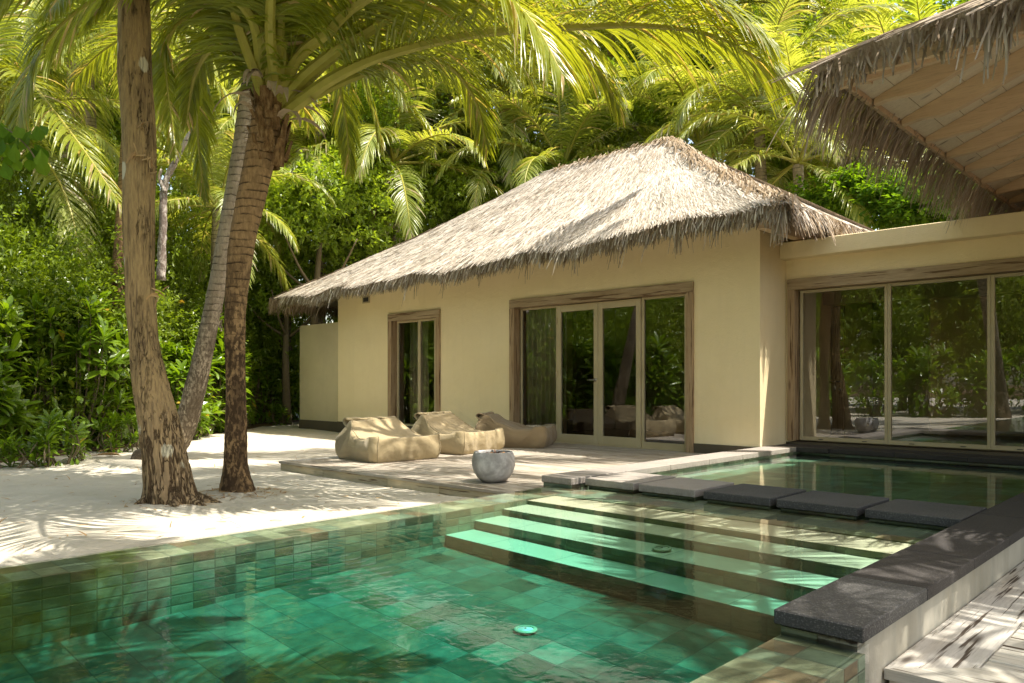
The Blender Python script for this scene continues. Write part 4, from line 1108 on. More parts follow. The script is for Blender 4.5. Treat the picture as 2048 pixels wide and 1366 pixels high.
def husk(t_, top, r1, seed):
    """old leaf bases and fibrous sheaths round the top of the trunk"""
    rr = random.Random(seed + 7); mb = MB(); fb = MB()
    for i in range(34):
        a = i * 2.4; z = -.55 + i * .026; d = Vector((math.cos(a), math.sin(a), 0)); sd = Vector((-d.y, d.x, 0)); p = top + d * r1 * .82 + Vector((0, 0, z))
        hgt = rr.uniform(.16, .30); pts = [p, p + d * .03 + Vector((0, 0, hgt * .5)), p + d * rr.uniform(.05, .10) + Vector((0, 0, hgt))]
        w = rr.uniform(.10, .16); o = len(mb.v)
        for q, ww, th in zip(pts, (w, w * .75, w * .5), (.03, .02, .012)):
            mb.v += [tuple(q - sd * ww / 2), tuple(q + d * th), tuple(q + sd * ww / 2), tuple(q - d * th)]
        for j in range(2):
            for c in range(4): mb.f.append((o + j * 4 + c, o + j * 4 + (c + 1) % 4, o + (j + 1) * 4 + (c + 1) % 4, o + (j + 1) * 4 + c)); mb.mi.append(0)
        mb.f.append((o + 8, o + 9, o + 10, o + 11)); mb.mi.append(0)
    for i in range(700):
        a = rr.uniform(0, 6.28); d = Vector((math.cos(a), math.sin(a), rr.uniform(-.3, .8))).normalized(); p = top + Vector((math.cos(a) * r1 * .9, math.sin(a) * r1 * .9, rr.uniform(-.45, .65)))
        strand(mb, p, d, rr.uniform(.05, .18), .006, Vector((0, 0, 1)), .8, 2, rr, 0, rr.gauss(0, 1))
    mb.tube([top + Vector((0, 0, -.1)), top + Vector((.01, 0, .15)), top + Vector((.01, 0, .32)), top + Vector((.02, 0, .52))], [r1, r1 * 1.0, r1 * .72, r1 * .35], 16, 0, True, lambda i, a, p: 1 + .3 * noise.noise(p * 11))
    mb.build('leaf_bases', 'boot_husk', t_)
    for i in range(12):
        a = rr.uniform(0, 6.28); d = Vector((math.cos(a), math.sin(a), 0)); sd = Vector((-d.y, d.x, 0)); p = top + d * r1 * .9 + Vector((0, 0, rr.uniform(-.15, .25)))
        q = p.copy(); dd = (d * .7 + Vector((0, 0, .9))).normalized(); ps = [q.copy()]
        for k in range(6): dd = (dd + Vector((0, 0, -.42)) + sd * rr.gauss(0, .1)).normalized(); q = q + dd * .085; ps.append(q.copy())
        fb.strip(ps, [.05, .075, .085, .075, .055, .035, .01], sd, 0, .25, d)
    fb.build('dry_sheath', 'sheath_dry', t_)

CR = 43.9   # world azimuth of "right in the picture"
# --- palm in front: brown trunk, big crown over the pool
B2 = D(474, 988, 1); tt = 1.1 / ((988 - HOR) / FOC)
palm('coconut palm with a straight dark brown ringed trunk standing by the pool',
     [D(474, 996, 7.55), D(471, 920, 7.55), D(472, 780, 7.55), D(470, 640, 7.55), D(482, 500, 7.55), D(508, 370, 7.55), D(541, 225, 7.55)], .155, .165, 8, 1.05, 31, 'bark_palm_brown',
     shade_paths=[[(-6.6, 3.7, 4.2), (-6.0, 3.4, 4.9), (-4.8, 2.9, 5.2), (-3.7, 2.5, 4.7), (-3.1, 2.3, 4.2)], [(-6.7, 3.6, 4.2), (-6.4, 3.0, 4.9), (-5.9, 1.8, 5.1), (-5.3, .7, 4.6), (-5., .1, 4.)],
             [(-6.8, 3.6, 4.3), (-6.9, 3.0, 5.), (-7.2, 1.8, 5.), (-7.4, .9, 4.5)], [(-6.6, 3.9, 4.3), (-5.9, 4.1, 5.0), (-4.9, 4.3, 5.2), (-3.9, 4.4, 4.8)]],  # fronds added above the frame to throw crisp shadows on the sand
     cls=FRF, boots=True, flare=.0, prof=[.185, .112, .094, .098, .122, .14, .158], ring=.035, rk=13., seg=30, az0=2.2, skip=lambda a, e: e < 60 or (e < 70 and (a > 250 or a < 100)),
     paths=[([(606, 198), (677, 150), (780, 106), (960, 66), (1166, 52), (1290, 50), (1411, 66), (1500, 106), (1588, 172)], 7.45, 6.6, 1.0, .030, 150, .20, .24),
            ([(594, 168), (677, 98), (766, 40), (850, -80), (1050, -105), (1250, -60), (1420, 5), (1530, 75)], 7.45, 6.2, 1.0, .030, 145, .20, .22),
            ([(590, 125), (657, 63), (716, 8), (830, -45), (960, -35), (1060, 40), (1125, 150)], 7.4, 5.5, 1.1, .032, 130, .25, .28),
            ([(600, 205), (690, 160), (790, 128), (890, 128), (950, 200), (975, 300)], 7.5, 8.6, 1.1, .030, 120, .20, .34),
            ([(520, 170), (480, 60), (450, -30), (360, -70), (260, -40), (180, 40)], 7.4, 6.4, 1.1, .030, 125, .22, .15),
            ([(525, 150), (495, 20), (360, -60), (220, -85), (80, -50), (-50, 40)], 7.4, 5.6, 1.1, .032, 130, .24, .15),
            ([(575, 150), (655, 20), (740, -60), (860, -90), (990, -50), (1080, 30)], 7.45, 9.0, 1.0, .030, 125, .21, .16),
            ([(560, 150), (580, 0), (600, -150), (650, -300)], 7.4, 7.0, .9, .030, 110, .2, .4),
            ([(585, 190), (690, 95), (820, 30), (960, 10), (1090, 50), (1190, 130), (1240, 215)], 7.5, 7.9, 1.1, .029, 130, .19, .26),
            ([(550, 170), (540, 40), (560, -120), (640, -230), (760, -260)], 7.4, 5.8, .9, .030, 120, .22, .4),
            ([(515, 180), (470, 110), (430, 90), (390, 150), (372, 250)], 7.5, 8.3, 1.1, .036, 80, .20, .25)])
# --- leaning grey palm behind
palm('slender grey coconut palm leaning right behind the other two front trunks',
     [D(283, 924, 11.3), D(318, 915, 11.2), D(356, 885, 11.1), D(385, 800, 11), D(425, 620, 10.8), D(458, 440, 10.6), D(484, 290, 10.5), D(503, 150, 10.4)], .17, .135, 15, 1.05, 12, 'bark_palm_grey',
     prof=[.2, .17, .16, .15, .118, .115, .12, .12], cls=FRF, flare=.0, ring=.05, rk=11., seg=22, az0=.6, skip=lambda a, e: e < 40,
     paths=[([(500, 158), (430, 50), (370, 36), (332, 90), (335, 180), (353, 308)], 10.4, 9.8, 1.1, .042, 95, .20, .15),
            ([(500, 158), (390, 10), (240, -20), (120, 50), (60, 150), (28, 270)], 10.4, 9.2, 1.1, .042, 110, .20, .15),
            ([(500, 158), (440, 90), (400, 110), (392, 200), (400, 320), (412, 400)], 10.4, 10.8, 1.1, .042, 95, .18, .15),
            ([(505, 158), (540, 30), (620, 10), (690, 80), (735, 190), (765, 300)], 10.4, 10.6, 1.1, .042, 100, .18, .15),
            ([(500, 158), (420, 0), (300, -60), (170, -40), (90, 30)], 10.4, 8.2, 1.1, .042, 105, .2, .15),
            ([(505, 158), (600, 60), (660, 110), (690, 230), (700, 350)], 10.4, 11.4, 1.1, .042, 90, .18, .15)])
# --- big fissured tree, first trunk
P1 = [D(342, 1012, 6.95), D(338, 960, 6.95), D(325, 880, 6.95), D(303, 780, 6.97), D(288, 680, 7.0), D(279, 560, 7.0), D(277, 430, 7.0), D(279, 300, 7.0), D(271, 150, 7.0), D(268, 0, 7.0), D(262, -140, 7.0), D(250, -300, 7.0)]
t1 = thing('tree', 'thick ochre trunk with deeply fissured bark and pale patches, nearest the pool on the left', 'tree', P1[0])
b0_ = P1[0]; pts = [p - b0_ for p in P1]
Pn = spline(pts, 330); mb = MB()
def rad1(s): return spl1([.255, .205, .182, .155, .126, .124, .138, .142, .140, .135, .13, .12], s)
def mod1(i, a, p):
    ca, sa = math.cos(a), math.sin(a)
    m = 1 + .07 * noise.noise(Vector((ca * 1.1, sa * 1.1, p.z * 1.4))) + .05 * noise.noise(Vector((ca * 3.2, sa * 3.2, p.z * 3.5)))
    low = math.exp(-max(0, p.z) / .75)
    q = Vector((ca * 5.2, sa * 5.2, p.z * 1.5)); q = q + Vector(noise.noise_vector(q * .6)) * .8
    v = noise.voronoi(q)[0]; ed = v[1] - v[0]
    m -= (.035 + .10 * low) * max(0, 1 - ed / .16) * ss(-.25, .15, noise.noise(Vector((ca, sa, p.z * 1.1 + 9))) + low)
    m += .30 * math.exp(-max(0, p.z + .05) / .14) * noise.noise(Vector((ca * 1.6, sa * 1.6, 7.5)))
    return m
mb.tube(Pn, rad1, 96, 0, True, mod1); mb.build('trunk', 'bark_fissured', t1, True)
# roots
mb = MB()
for a, l in ((-20, .32), (5, .40), (35, .30), (-60, .22), (75, .2), (215, .2), (180, .14)):
    d = Vector((math.cos(R(a + CR)), math.sin(R(a + CR)), 0)); mb.tube([d * .06 + Vector((0, 0, .22)), d * .18 + Vector((0, 0, .07)), d * (.18 + l * .5) + Vector((0, 0, .02)), d * (.18 + l) + Vector((0, 0, -.05))], [.09, .06, .035, .012], 12, 0, True, lambda i, a_, p: 1 + .25 * noise.noise(p * 9))
mb.build('root', 'bark_fissured', t1, True)
# torn bark and twig stubs half way up the trunk
rr = random.Random(3)
for (px, py, k) in [(318, 590, 9), (300, 318, 6), (276, 312, 9), (316, 335, 5), (290, 240, 3)]:
    mb = MB()
    for _ in range(k):
        p = D(px + rr.uniform(-9, 9), py + rr.uniform(-9, 9), 6.85) - b0_; d = Vector((rr.gauss(.1, .5), rr.gauss(-.2, .5), rr.gauss(-.3, .6))).normalized()
        strand(mb, p, d, rr.uniform(.05, .14), rr.uniform(.012, .03), Vector((0, -1, 0)), .9, 3, rr, 0, rr.gauss(0, 1.2))
    mb.build('torn_bark', 'dead_leaf', t1)
# its crown spreads high above the picture: limbs and leaf clumps that cast the upper dapple
def leaf(mb, p, d, up, L, w, mi=0, fold=.25, seg=1, bend=.25):
    sd = d.cross(up)
    if sd.length < 1e-3: sd = d.cross(Vector((1, 0, 0)))
    sd.normalize(); n_ = sd.cross(d)
    if seg == 1:
        a = p; b = p + d * L * .5 - n_ * 0; t = p + d * L - n_ * L * bend
        l = b - sd * w * .5 + n_ * w * fold; r = b + sd * w * .5 + n_ * w * fold
        mb.add([a, l, t, r], [(0, 2, 1), (0, 3, 2)], mi)
    else:
        pr_ = [(.0, .10), (.25, .42), (.55, 1.), (.8, .85), (1., .12)] if seg == 2 else [(.0, .08), (.2, .35), (.45, .75), (.7, 1.), (.88, .8), (1., .15)]
        o = len(mb.v)
        for s, ww in pr_:
            q = p + d * L * s - n_ * L * bend * s * s
            mb.v += [tuple(q - sd * w * ww * .5 + n_ * w * ww * fold), tuple(q), tuple(q + sd * w * ww * .5 + n_ * w * ww * fold)]
        for i in range(len(pr_) - 1):
            a = o + 3 * i; mb.f += [(a, a + 1, a + 4, a + 3), (a + 1, a + 2, a + 5, a + 4)]; mb.mi += [mi, mi]
def rdir(rr):
    while True:
        v = Vector((rr.uniform(-1, 1), rr.uniform(-1, 1), rr.uniform(-1, 1)))
        if .05 < v.length < 1: return v.normalized()
def crown_mesh(name, seed, R3, ncl, per, L, w, mat, lobes=10, lob=.5, seg=1, hole=.0, bottom=-1., ball=False):
    rr = random.Random(seed); mb = MB(); rx, ry, rz = R3; LB = []
    for _ in range(lobes):
        d = rdir(rr); LB.append((Vector((d.x * rx, d.y * ry, d.z * rz)) * rr.uniform(.35, .72), rr.uniform(.7, 1.2) * lob))
    for _ in range(ncl):
        c, s = rr.choice(LB); d = rdir(rr); d.z = d.z * .8 + .15
        q = c + Vector((d.x * rx * s, d.y * ry * s, d.z * rz * s)) * rr.uniform(.55, 1.08)
        if q.z < bottom: q.z = bottom + rr.random() * .3
        tip = (d + rdir(rr) * .6 + Vector((0, 0, .25))).normalized(); tl = L * rr.uniform(1.2, 2.6)
        for k in range(per):
            f = k / per; p = q + tip * tl * f; side = rdir(rr); ld = (tip * .7 + side).normalized(); ld.z -= .15; ld.normalize()
            leaf(mb, p, ld, Vector((rr.gauss(0, .35), rr.gauss(0, .35), 1)).normalized(), L * rr.uniform(.65, 1.2), w * rr.uniform(.7, 1.2), 0, .2, seg, rr.uniform(.0, .4))
    return mb.mesh(name, mat)
LIMB = [((0, 0, 0), (.9, .6, 1.3), (1.8, 1.5, 2.1)), ((0, 0, 0), (-.8, .3, 1.2), (-2.0, .8, 2.0)), ((0, 0, 0), (.1, -.8, 1.3), (.3, -2., 2.3)), ((0, 0, 0), (.2, .5, 1.5), (.4, 1.3, 3.2))]
top1 = pts[-1]; mb = MB()
for L3 in LIMB: mb.tube(spline([Vector(a) + top1 for a in L3], 12), lambda s: .11 * (1 - .75 * s), 8)
mb.build('limb', 'bark_fissured', t1, True)
cm = crown_mesh('leaf_crown', 77, (1.5, 1.5, .9), 520, 6, .14, .075, 'tree_leaf', 9, .5)
for L3 in LIMB: link('crown', cm, t1, Vector(L3[2]) + top1 + Vector((0, 0, .3)), (0, 0, L3[2][0] * 3), (1, 1, 1))

# --- foreground-left leaf twig
tw = thing('leafy_branch', 'hanging twig of broad lobed green leaves at the left edge', 'branch', D(-30, 240, 6.2)); mb = MB(); rr = random.Random(4)
o_ = D(-30, 240, 6.2); P = [D(-30, 240, 6.2) - o_, D(20, 262, 6.2) - o_, D(60, 300, 6.2) - o_, D(80, 340, 6.25) - o_]; mb.tube(spline(P, 14), .006, 6); mb.build('twig', 'stem', tw)
mb = MB()
for i in range(34):
    q = D(rr.uniform(-20, 85), rr.uniform(245, 325), 6.2 + rr.uniform(-.15, .15)) - o_
    d = Vector((FW[0] * -.3 + RT[0] * rr.uniform(-.3, .7), FW[1] * -.3 + RT[1] * rr.uniform(-.3, .7), -rr.uniform(.5, 1.))).normalized()
    leaf(mb, q, d, Vector((-FW[0], -FW[1], .5)).normalized(), rr.uniform(.10, .16), rr.uniform(.08, .12), 0, .12, 2, .1)
mb.build('leaves', 'broad_leaf', tw)

# --- shrubs with rosettes of big leaves (front row)
def rosette_shrub(name, seed, n=46, H=1.5, RR=.75, L=.20, w=.062, fill=500, flower=False):
    rr = random.Random(seed); mb = MB(); st_ = MB(); tips = []
    for i in range(n):
        a = rr.uniform(0, 6.283); u = rr.random() ** .6; h = H * (rr.uniform(.25, 1.05) if u > .6 else rr.uniform(.7, 1.1)); r_ = RR * u * (1.15 - .35 * h / H)
        p = Vector((math.cos(a) * r_, math.sin(a) * r_, h)); b = Vector((math.cos(a) * .1, math.sin(a) * .1, 0)); m = b.lerp(p, .5) + Vector((math.cos(a), math.sin(a), 0)) * .12
        st_.tube(spline([b, m, p], 7), lambda s: .012 * (1 - .5 * s), 5, 0, False)
        ax = (Vector((math.cos(a), math.sin(a), 0)) * .55 * u + Vector((0, 0, 1)) + rdir(rr) * .2).normalized(); s1 = ax.cross(Vector((1, 0, .1))).normalized(); s2 = ax.cross(s1)
        k = rr.randint(11, 17); sc_ = rr.uniform(.75, 1.25)
        for j in range(k):
            b_ = j * 2.4 + rr.random(); o = R(lerp(22, 88, j / k) + rr.gauss(0, 7)); d = (ax * math.cos(o) + (s1 * math.cos(b_) + s2 * math.sin(b_)) * math.sin(o)).normalized()
            leaf(mb, p - ax * .10 * j / k, d, ax, L * sc_ * rr.uniform(.75, 1.15), w * sc_ * rr.uniform(.85, 1.15), 0, .16, 3, rr.uniform(.10, .45))
    for i in range(fill):
        d = rdir(rr); p = Vector((d.x * RR, d.y * RR, H * .45 + d.z * H * .45)) * rr.uniform(.5, 1.); p.z = max(.04, p.z)
        dd = (d + rdir(rr) * .8).normalized(); leaf(mb, p, dd, Vector((0, 0, 1)), L * .7 * rr.uniform(.6, 1.2), w * 1.0, 0, .15, 2, .35)
    return mb.mesh(name, 'shrub_leaf'), st_.mesh('stem', 'stem')
SH = [rosette_shrub('shrub_leaves', s, 40, 1.5, .75, .32 - .05 * (s % 3), .088 - .012 * (s % 3), 300) for s in (1, 2, 3)]
SHs = [rosette_shrub('shrub_leaves', 9, 9, .40, .22, .18, .045, 0), rosette_shrub('shrub_leaves', 14, 16, .6, .35, .17, .045, 60)]
def shrub(k, x, y, s, label, group, rz=0., name='shrub', sz=1., src=SH, z=None):
    t_ = thing(name, label, 'shrub', (x, y, (ground_z(x, y) if z is None else z) - .02), group, (0, 0, rz), (s, s, s * sz))
    link('foliage', src[k][0], t_); link('stem', src[k][1], t_); return t_
rs = random.Random(42)
# front row along the bed
hero = [(60, 902, .98, 1.06, 'bright green rosette leaved shrub at the left edge beside the sand'), (180, 900, .9, .95, 'round glossy shrub between the left edge and the fissured trunk'), (262, 893, .82, 1.0, 'deep green shrub showing just left of the fissured trunk'),
        (-60, 915, 1.1, 1.0, 'leafy shrub half cut off by the left edge'), (345, 876, .8, .9, 'low rosette shrub between the fissured trunk and the leaning palm'), (420, 868, .85, .9, 'shrub showing between the leaning palm and the brown palm'), (535, 846, .85, .95, 'sunlit shrub right of the brown palm trunk at the hedge foot'), (585, 842, .8, 1.0, 'shrub growing against the low garden wall')]
for i, (px, py, s, sz, lb) in enumerate(hero):
    t = 1.1 / ((py - HOR) / FOC); P = D(px, py, t + .75); shrub(i % 3, P.x, P.y, s * 1.05, lb, None, i * 1.3, 'shrub', sz)
for i, (px, py, k) in enumerate([(118, 930, 1), (160, 922, 0), (232, 905, 1), (20, 938, 0), (95, 934, 0), (372, 880, 1), (402, 874, 0), (500, 856, 0), (300, 905, 0), (560, 850, 1)]):
    t = 1.1 / ((py - HOR) / FOC); P = D(px, py, t + .12); shrub(k, P.x, P.y, .8 + .3 * rs.random(), 'small seedling plant sprouting at the front of the hedge on the sand edge', 'small plants along the hedge foot', i * 2., 'small_plant', 1., SHs)
# second row of rosette shrubs
for i in range(26):
    u = i / 25; p = spline([(a, b, 0) for a, b in foot], 60)[int(u * 60)]
    x = p.x - .9 - rs.random() * .6; y = p.y + rs.uniform(-.3, .5)
    shrub(i % 3, x, y, rs.uniform(1.0, 1.35), 'glossy leaved shrub in the second row of the hedge, partly hidden by the front shrubs', 'shrubs in the second row of the hedge', rs.uniform(0, 6), 'shrub', rs.uniform(.95, 1.25))
# yellow ixora flowers
for (px, py, t, r_) in [(363, 606, 12.6, .055), (415, 832, 12.4, .03), (490, 575, 14, .03), (420, 752, 12.2, .02)]:
    P = D(px, py, t); f_ = thing('flower', 'yellow flower head high in the hedge beside the leaning palm' if r_ > .05 else ('small yellow blossom low in the hedge by the leaning palm' if py > 800 else ('yellow blossom in the hedge right of the brown palm trunk' if px > 450 else 'tiny yellow blossom half way up the hedge by the leaning palm')), 'flower', P)
    mb = MB()
    for k in range(46):
        d = rdir(rs); d.z = abs(d.z); leaf(mb, d * r_ * .5, d, Vector((0, 0, 1)), r_ * .55, r_ * .4, 0, .1, 1, .1)
    mb.build('petals', 'yellow_flower', f_)

# hedge: tall dense small-leaved bushes
HG = [crown_mesh('hedge_foliage', 500 + s, (1.25, 1.25, 1.9), 1500, 5, .095, .045, 'hedge_leaf', 14, .48) for s in range(3)]
TR = [crown_mesh('tree_crown', 600 + s, (2.3, 2.3, 1.9), 1700, 6, .17, .085, 'tree_leaf', 14, .42) for s in range(3)]
BR = crown_mesh('tree_crown', 700, (1.8, 1.8, 1.3), 1100, 6, .24, .12, 'broad_leaf', 12, .45, 2)
def bush(k, x, y, s, sz, label, group, name='bush', src=HG, cat='bush', h=1.6, me=None):
    t_ = thing(name, label, cat, (x, y, -.12), group, (0, 0, rs.uniform(0, 6.28)), (s, s, s * sz)); link('foliage', me or src[k % len(src)], t_, (0, 0, h))
    mb = MB()
    for q in range(3): mb.tube([(0, 0, 0), (.1 * math.cos(q * 2.1), .1 * math.sin(q * 2.1), .7), (.4 * math.cos(q * 2.1), .4 * math.sin(q * 2.1), 1.5)], [.04, .03, .015], 5)
    mb.build('stem', 'stem', t_); return t_
path = spline([(a, b, 0) for a, b in foot], 100)
for row, (off, cnt, sz) in enumerate([(2.2, 17, 1.0), (3.7, 16, 1.35), (5.4, 15, 1.8)]):
    for i in range(cnt):
        p = path[min(100, int((i + .5 * (row % 2)) / cnt * 100))]
        x = p.x - off * .87 + rs.uniform(-.3, .3); y = p.y + off * .30 + rs.uniform(-.4, .4)
        if y > 9.2 and x > -17.2: continue
        bush(i + row, x, y, rs.uniform(.9, 1.15), sz * rs.uniform(.85, 1.15), ['dense small leaved bush in the nearer ranks of the hedge on the left', 'tall dense bush in the middle ranks of the hedge on the left', 'tallest dark bush rank at the back of the hedge on the left'][row], ['hedge bushes, near rank', 'hedge bushes, middle rank', 'hedge bushes, back rank'][row])
for i, (x, y, s, sz) in enumerate([(-16.2, 11.6, 1.0, 1.0), (-17.6, 12.4, 1.1, 1.3), (-15.6, 13.2, 1.1, 1.3), (-19.2, 13.8, 1.2, 1.5), (-16.8, 15.2, 1.3, 1.7)]):
    bush(i, x, y, s, sz, 'bush filling the corner behind the low garden wall', 'bushes behind the garden wall')
def btree(px, py, t, s, label, k=0, grp=None, sz=1., me=None, zb=-.12):
    """broadleaf tree whose crown centre stands at photo point (px,py), t metres out"""
    t1_ = clear_t(px, t); s *= t1_ / t; t = t1_
    P = D(px, py, t); t_ = thing('broadleaf_tree', label, 'tree', (P.x, P.y, zb), grp)
    h = P.z - zb; a = rs.uniform(0, 6.28)
    mb = MB(); mb.tube(spline([(0, 0, 0), (.15 * math.cos(a), .15 * math.sin(a), h * .45), (0, 0, h * .85)], 12), lambda q: .16 * s * (1 - .6 * q), 9, 0, True, lambda i, a_, p: 1 + .12 * noise.noise(p * 2))
    for q in range(5):
        b = a + q * 1.257; d = Vector((math.cos(b), math.sin(b), .7)); mb.tube(spline([(0, 0, h * .6), d * .8 * s + Vector((0, 0, h * .6)), d * 1.5 * s + Vector((0, 0, h * .6 + .3))], 8), lambda q_: .06 * s * (1 - .75 * q_), 6)
    mb.build('trunk', 'stem', t_, True)
    link('crown', me or TR[k % 3], t_, (0, 0, h), (0, 0, rs.uniform(0, 6)), (s, s, s * sz)); return t_
# far ranks of the jungle
cnt = 0
for (t, n_, y0, y1, s, lab, g) in [(21, 9, 470, 360, .95, 'mid green broadleaf tree in the first rank of the jungle', 'jungle trees, first rank'), (25, 12, 330, 200, 1.35, 'taller broadleaf tree in the middle rank of the jungle', 'jungle trees, middle rank'), (31, 10, 210, 90, 1.8, 'highest broadleaf tree far back in the jungle', 'jungle trees, far rank')]:
    for i in range(n_):
        px = -220 + (i + .5) / n_ * 2500 + rs.uniform(-60, 60); py = rs.uniform(y1, y0)
        if t > 30 and (900 < px < 1130 or 1380 < px < 1540): continue
        if 940 < px < 1130 and t > 24 or 1400 < px < 1500 and t > 30: py += 120
        btree(px, py, t + rs.uniform(-1, 1.5), s * rs.uniform(.85, 1.15), lab, i, g)
btree(700, 520, 22, .9, 'dark leafy tree just behind the left eave of the villa', 0)
btree(880, 400, 23, .9, 'dark leafy tree behind the young palm left of the roof peak', 1)
btree(640, 420, 19.5, .95, 'bright sunlit broadleaf tree behind the left slope of the villa roof', 1)
btree(575, 560, 20.5, .8, 'dense tree standing behind the low garden wall', 2)
btree(740, 250, 21, .7, 'light green tree top between the palm fronds above the left of the roof', 0)
btree(1250, 215, 23, .85, 'dark tree with bare twigs just above the roof ridge', 2)
btree(1830, 405, 15.5, .62, 'bright broad leaved tree rising above the parapet of the wing', 0, None, .8, BR)
btree(1940, 440, 16.5, .62, 'broad leaved tree below the pavilion eave, partly behind hanging thatch', 1, None, .8, BR)
btree(1690, 395, 17.5, .6, 'broad leaved tree behind the right end of the villa roof', 2, None, .8, BR)
# garden opposite the villa (seen mirrored in the glazing and casting shade)
for i, (x, y, s) in enumerate([(-10.5, -4.2, 1.2), (-9.0, -5.2, 1.1), (-7.6, -6.0, 1.2), (-6.1, -6.5, 1.1), (-4.6, -6.8, 1.2), (-12.4, -2.5, 1.2), (-13.2, -.6, 1.2), (-3.0, -7.0, 1.1), (-14.5, -3.6, 1.3), (-11.6, -6.2, 1.3)]):
    shrub(i % 3, x, y, s, 'glossy shrub in the garden opposite the villa, mirrored in its glass', 'garden shrubs opposite the villa', i * 1.1, 'shrub', 1.05)
for i, (x, y, s, sz) in enumerate([(-11.5, -7.6, 1.2, 1.3), (-8.8, -8.0, 1.2, 1.2), (-6.2, -8.6, 1.2, 1.4), (-3.4, -8.8, 1.2, 1.2), (-14.2, -6.0, 1.3, 1.3), (-16.5, -3.5, 1.3, 1.4), (-.8, -8.6, 1.2, 1.2), (-17.5, -8.0, 1.4, 1.6), (-13.5, -10.5, 1.5, 1.5), (-10.2, -10.4, 1.4, 1.9), (-7.2, -10.6, 1.4, 1.8), (-4.6, -10.8, 1.4, 1.9), (-1.8, -10.8, 1.4, 1.8), (-12.0, -9.0, 1.3, 1.7), (1.6, -9.4, 1.4, 1.7), (-20, -5, 1.5, 1.8), (-18.6, -10.8, 1.5, 2.)]):
    bush(i, x, y, s, sz, 'dense bush in the garden opposite the villa, mirrored in its glass', 'garden bushes opposite the villa')
for i, (x, y, z, s) in enumerate([(-10, -11, 5.2, 1.3), (-5.5, -11.5, 5., 1.2), (-15, -11, 5.8, 1.4), (-20, -8, 6, 1.4)]):
    t_ = thing('broadleaf_tree', 'tall broadleaf tree behind the garden opposite the villa', 'tree', (x, y, -.12), 'trees opposite the villa')
    mb = MB(); mb.tube([(0, 0, 0), (.2, .1, z * .5), (0, 0, z)], [.16, .12, .06], 8); mb.build('trunk', 'stem', t_, True); link('crown', TR[i % 3], t_, (0, 0, z), (0, 0, i), (s, s, s))

for i in range(13):
    x = -26 + i * 2.9; z = 3.6 + (i % 3) * .8
    t_ = thing('broadleaf_tree', 'tree in the far rank of the garden opposite the villa', 'tree', (x, -16 - (i % 2) * 1.5, -.12), 'far trees opposite the villa')
    mb = MB(); mb.tube([(0, 0, 0), (.1, .1, z * .5), (0, 0, z)], [.16, .12, .06], 8); mb.build('trunk', 'stem', t_, True); link('crown', TR[i % 3], t_, (0, 0, z), (0, 0, i), (1.25, 1.25, 1.7))
# --- background palms
palm('young coconut palm sprouting from behind the middle of the villa roof', [D(965, 700, 24.3), D(965, 520, 24.3), D(966, 400, 24.3)], .22, .18, 20, 1.28, 3, az0=.3)
palm('tall coconut palm whose crown stands behind the right slope of the villa roof', [D(1530, 640, 19.5), D(1524, 420, 19.5), D(1518, 235, 19.5)], .17, .13, 22, 1.1, 4, az0=1.)
palm('coconut palm leaning in from the left edge with a bright arching frond', [D(45, 640, 15.5), D(32, 500, 15.5), D(14, 390, 15.5), D(0, 250, 15.5)], .16, .12, 18, 1.1, 5, az0=R(CR + 5),
     paths=[([(-5, 255), (0, 150), (45, 150), (110, 225), (180, 318), (247, 420)], 15.4, 12.4, 1.1, .05, 95, .15, .12), ([(-5, 255), (20, 150), (80, 140), (160, 168), (262, 225)], 15.4, 15.6, 1.2, .05, 90, .18, .12), ([(-5, 255), (60, 290), (120, 330), (180, 400), (215, 470)], 15.4, 16.5, 1.1, .05, 90, .18, .12)])
palm('shadowed palm trunk slanting behind the fissured trunk', [D(226, 730, 14.2), D(236, 600, 14.2), D(246, 440, 14.4), D(262, 220, 14.6), D(282, 60, 14.8)], .15, .11, 16, .95, 6, az0=.2, mat='bark_palm_brown')
palm('distant palm crown high between the front palm and the roof', [D(800, 600, 27), D(805, 400, 27), D(812, 235, 27)], .17, .13, 18, 1.05, 7)
palm('distant coconut palm above the roof peak', [D(1330, 600, 24), D(1335, 400, 24), D(1345, 130, 24)], .17, .13, 20, 1.15, 8)
palm('coconut palm crown between the villa roof peak and the pavilion thatch', [D(1660, 640, 22), D(1664, 400, 22), D(1672, 300, 22)], .17, .13, 20, .95, 9)
palm('far palm whose crown fills the gap left of the pavilion thatch', [D(1480, 600, 27), D(1490, 300, 27), D(1500, 20, 27)], .17, .13, 20, 1.2, 10)
palm('far palm crown in the upper middle behind the long arching frond', [D(1110, 600, 28), D(1105, 300, 28), D(1100, 60, 28)], .17, .13, 20, 1.2, 13)
palm('palm with low drooping fronds just behind the white dead branch', [D(430, 700, 17), D(432, 600, 17), D(436, 420, 17)], .15, .12, 18, .72, 14)
palm('tall palm behind the top left corner', [D(120, 700, 19), D(130, 400, 19), D(150, 60, 19)], .16, .12, 18, 1.1, 15)
palm('palm with a hanging skirt of fronds behind the right end of the roof', [D(1770, 640, 20), D(1774, 420, 20), D(1790, 235, 20)], .17, .13, 20, 1.0, 16)
palm('palm crown behind the left slope of the roof with a pale drooping frond', [D(880, 700, 25), D(884, 500, 25), D(880, 300, 25)], .16, .12, 18, 1.12, 17)
palm('slim palm seen through the fronds between the front palm and the jungle', [D(640, 700, 21), D(640, 400, 21), D(634, 180, 21)], .15, .12, 18, 1., 18)
palm('palm whose bright crown fills the top edge above the villa roof', [D(1210, 600, 26.5), D(1215, 300, 26.5), D(1225, 20, 26.5)], .16, .12, 22, 1.5, 24)
palm('palm crown at the top edge left of the pavilion thatch', [D(1580, 600, 24), D(1585, 300, 24), D(1600, 20, 24)], .16, .12, 22, 1.4, 25)
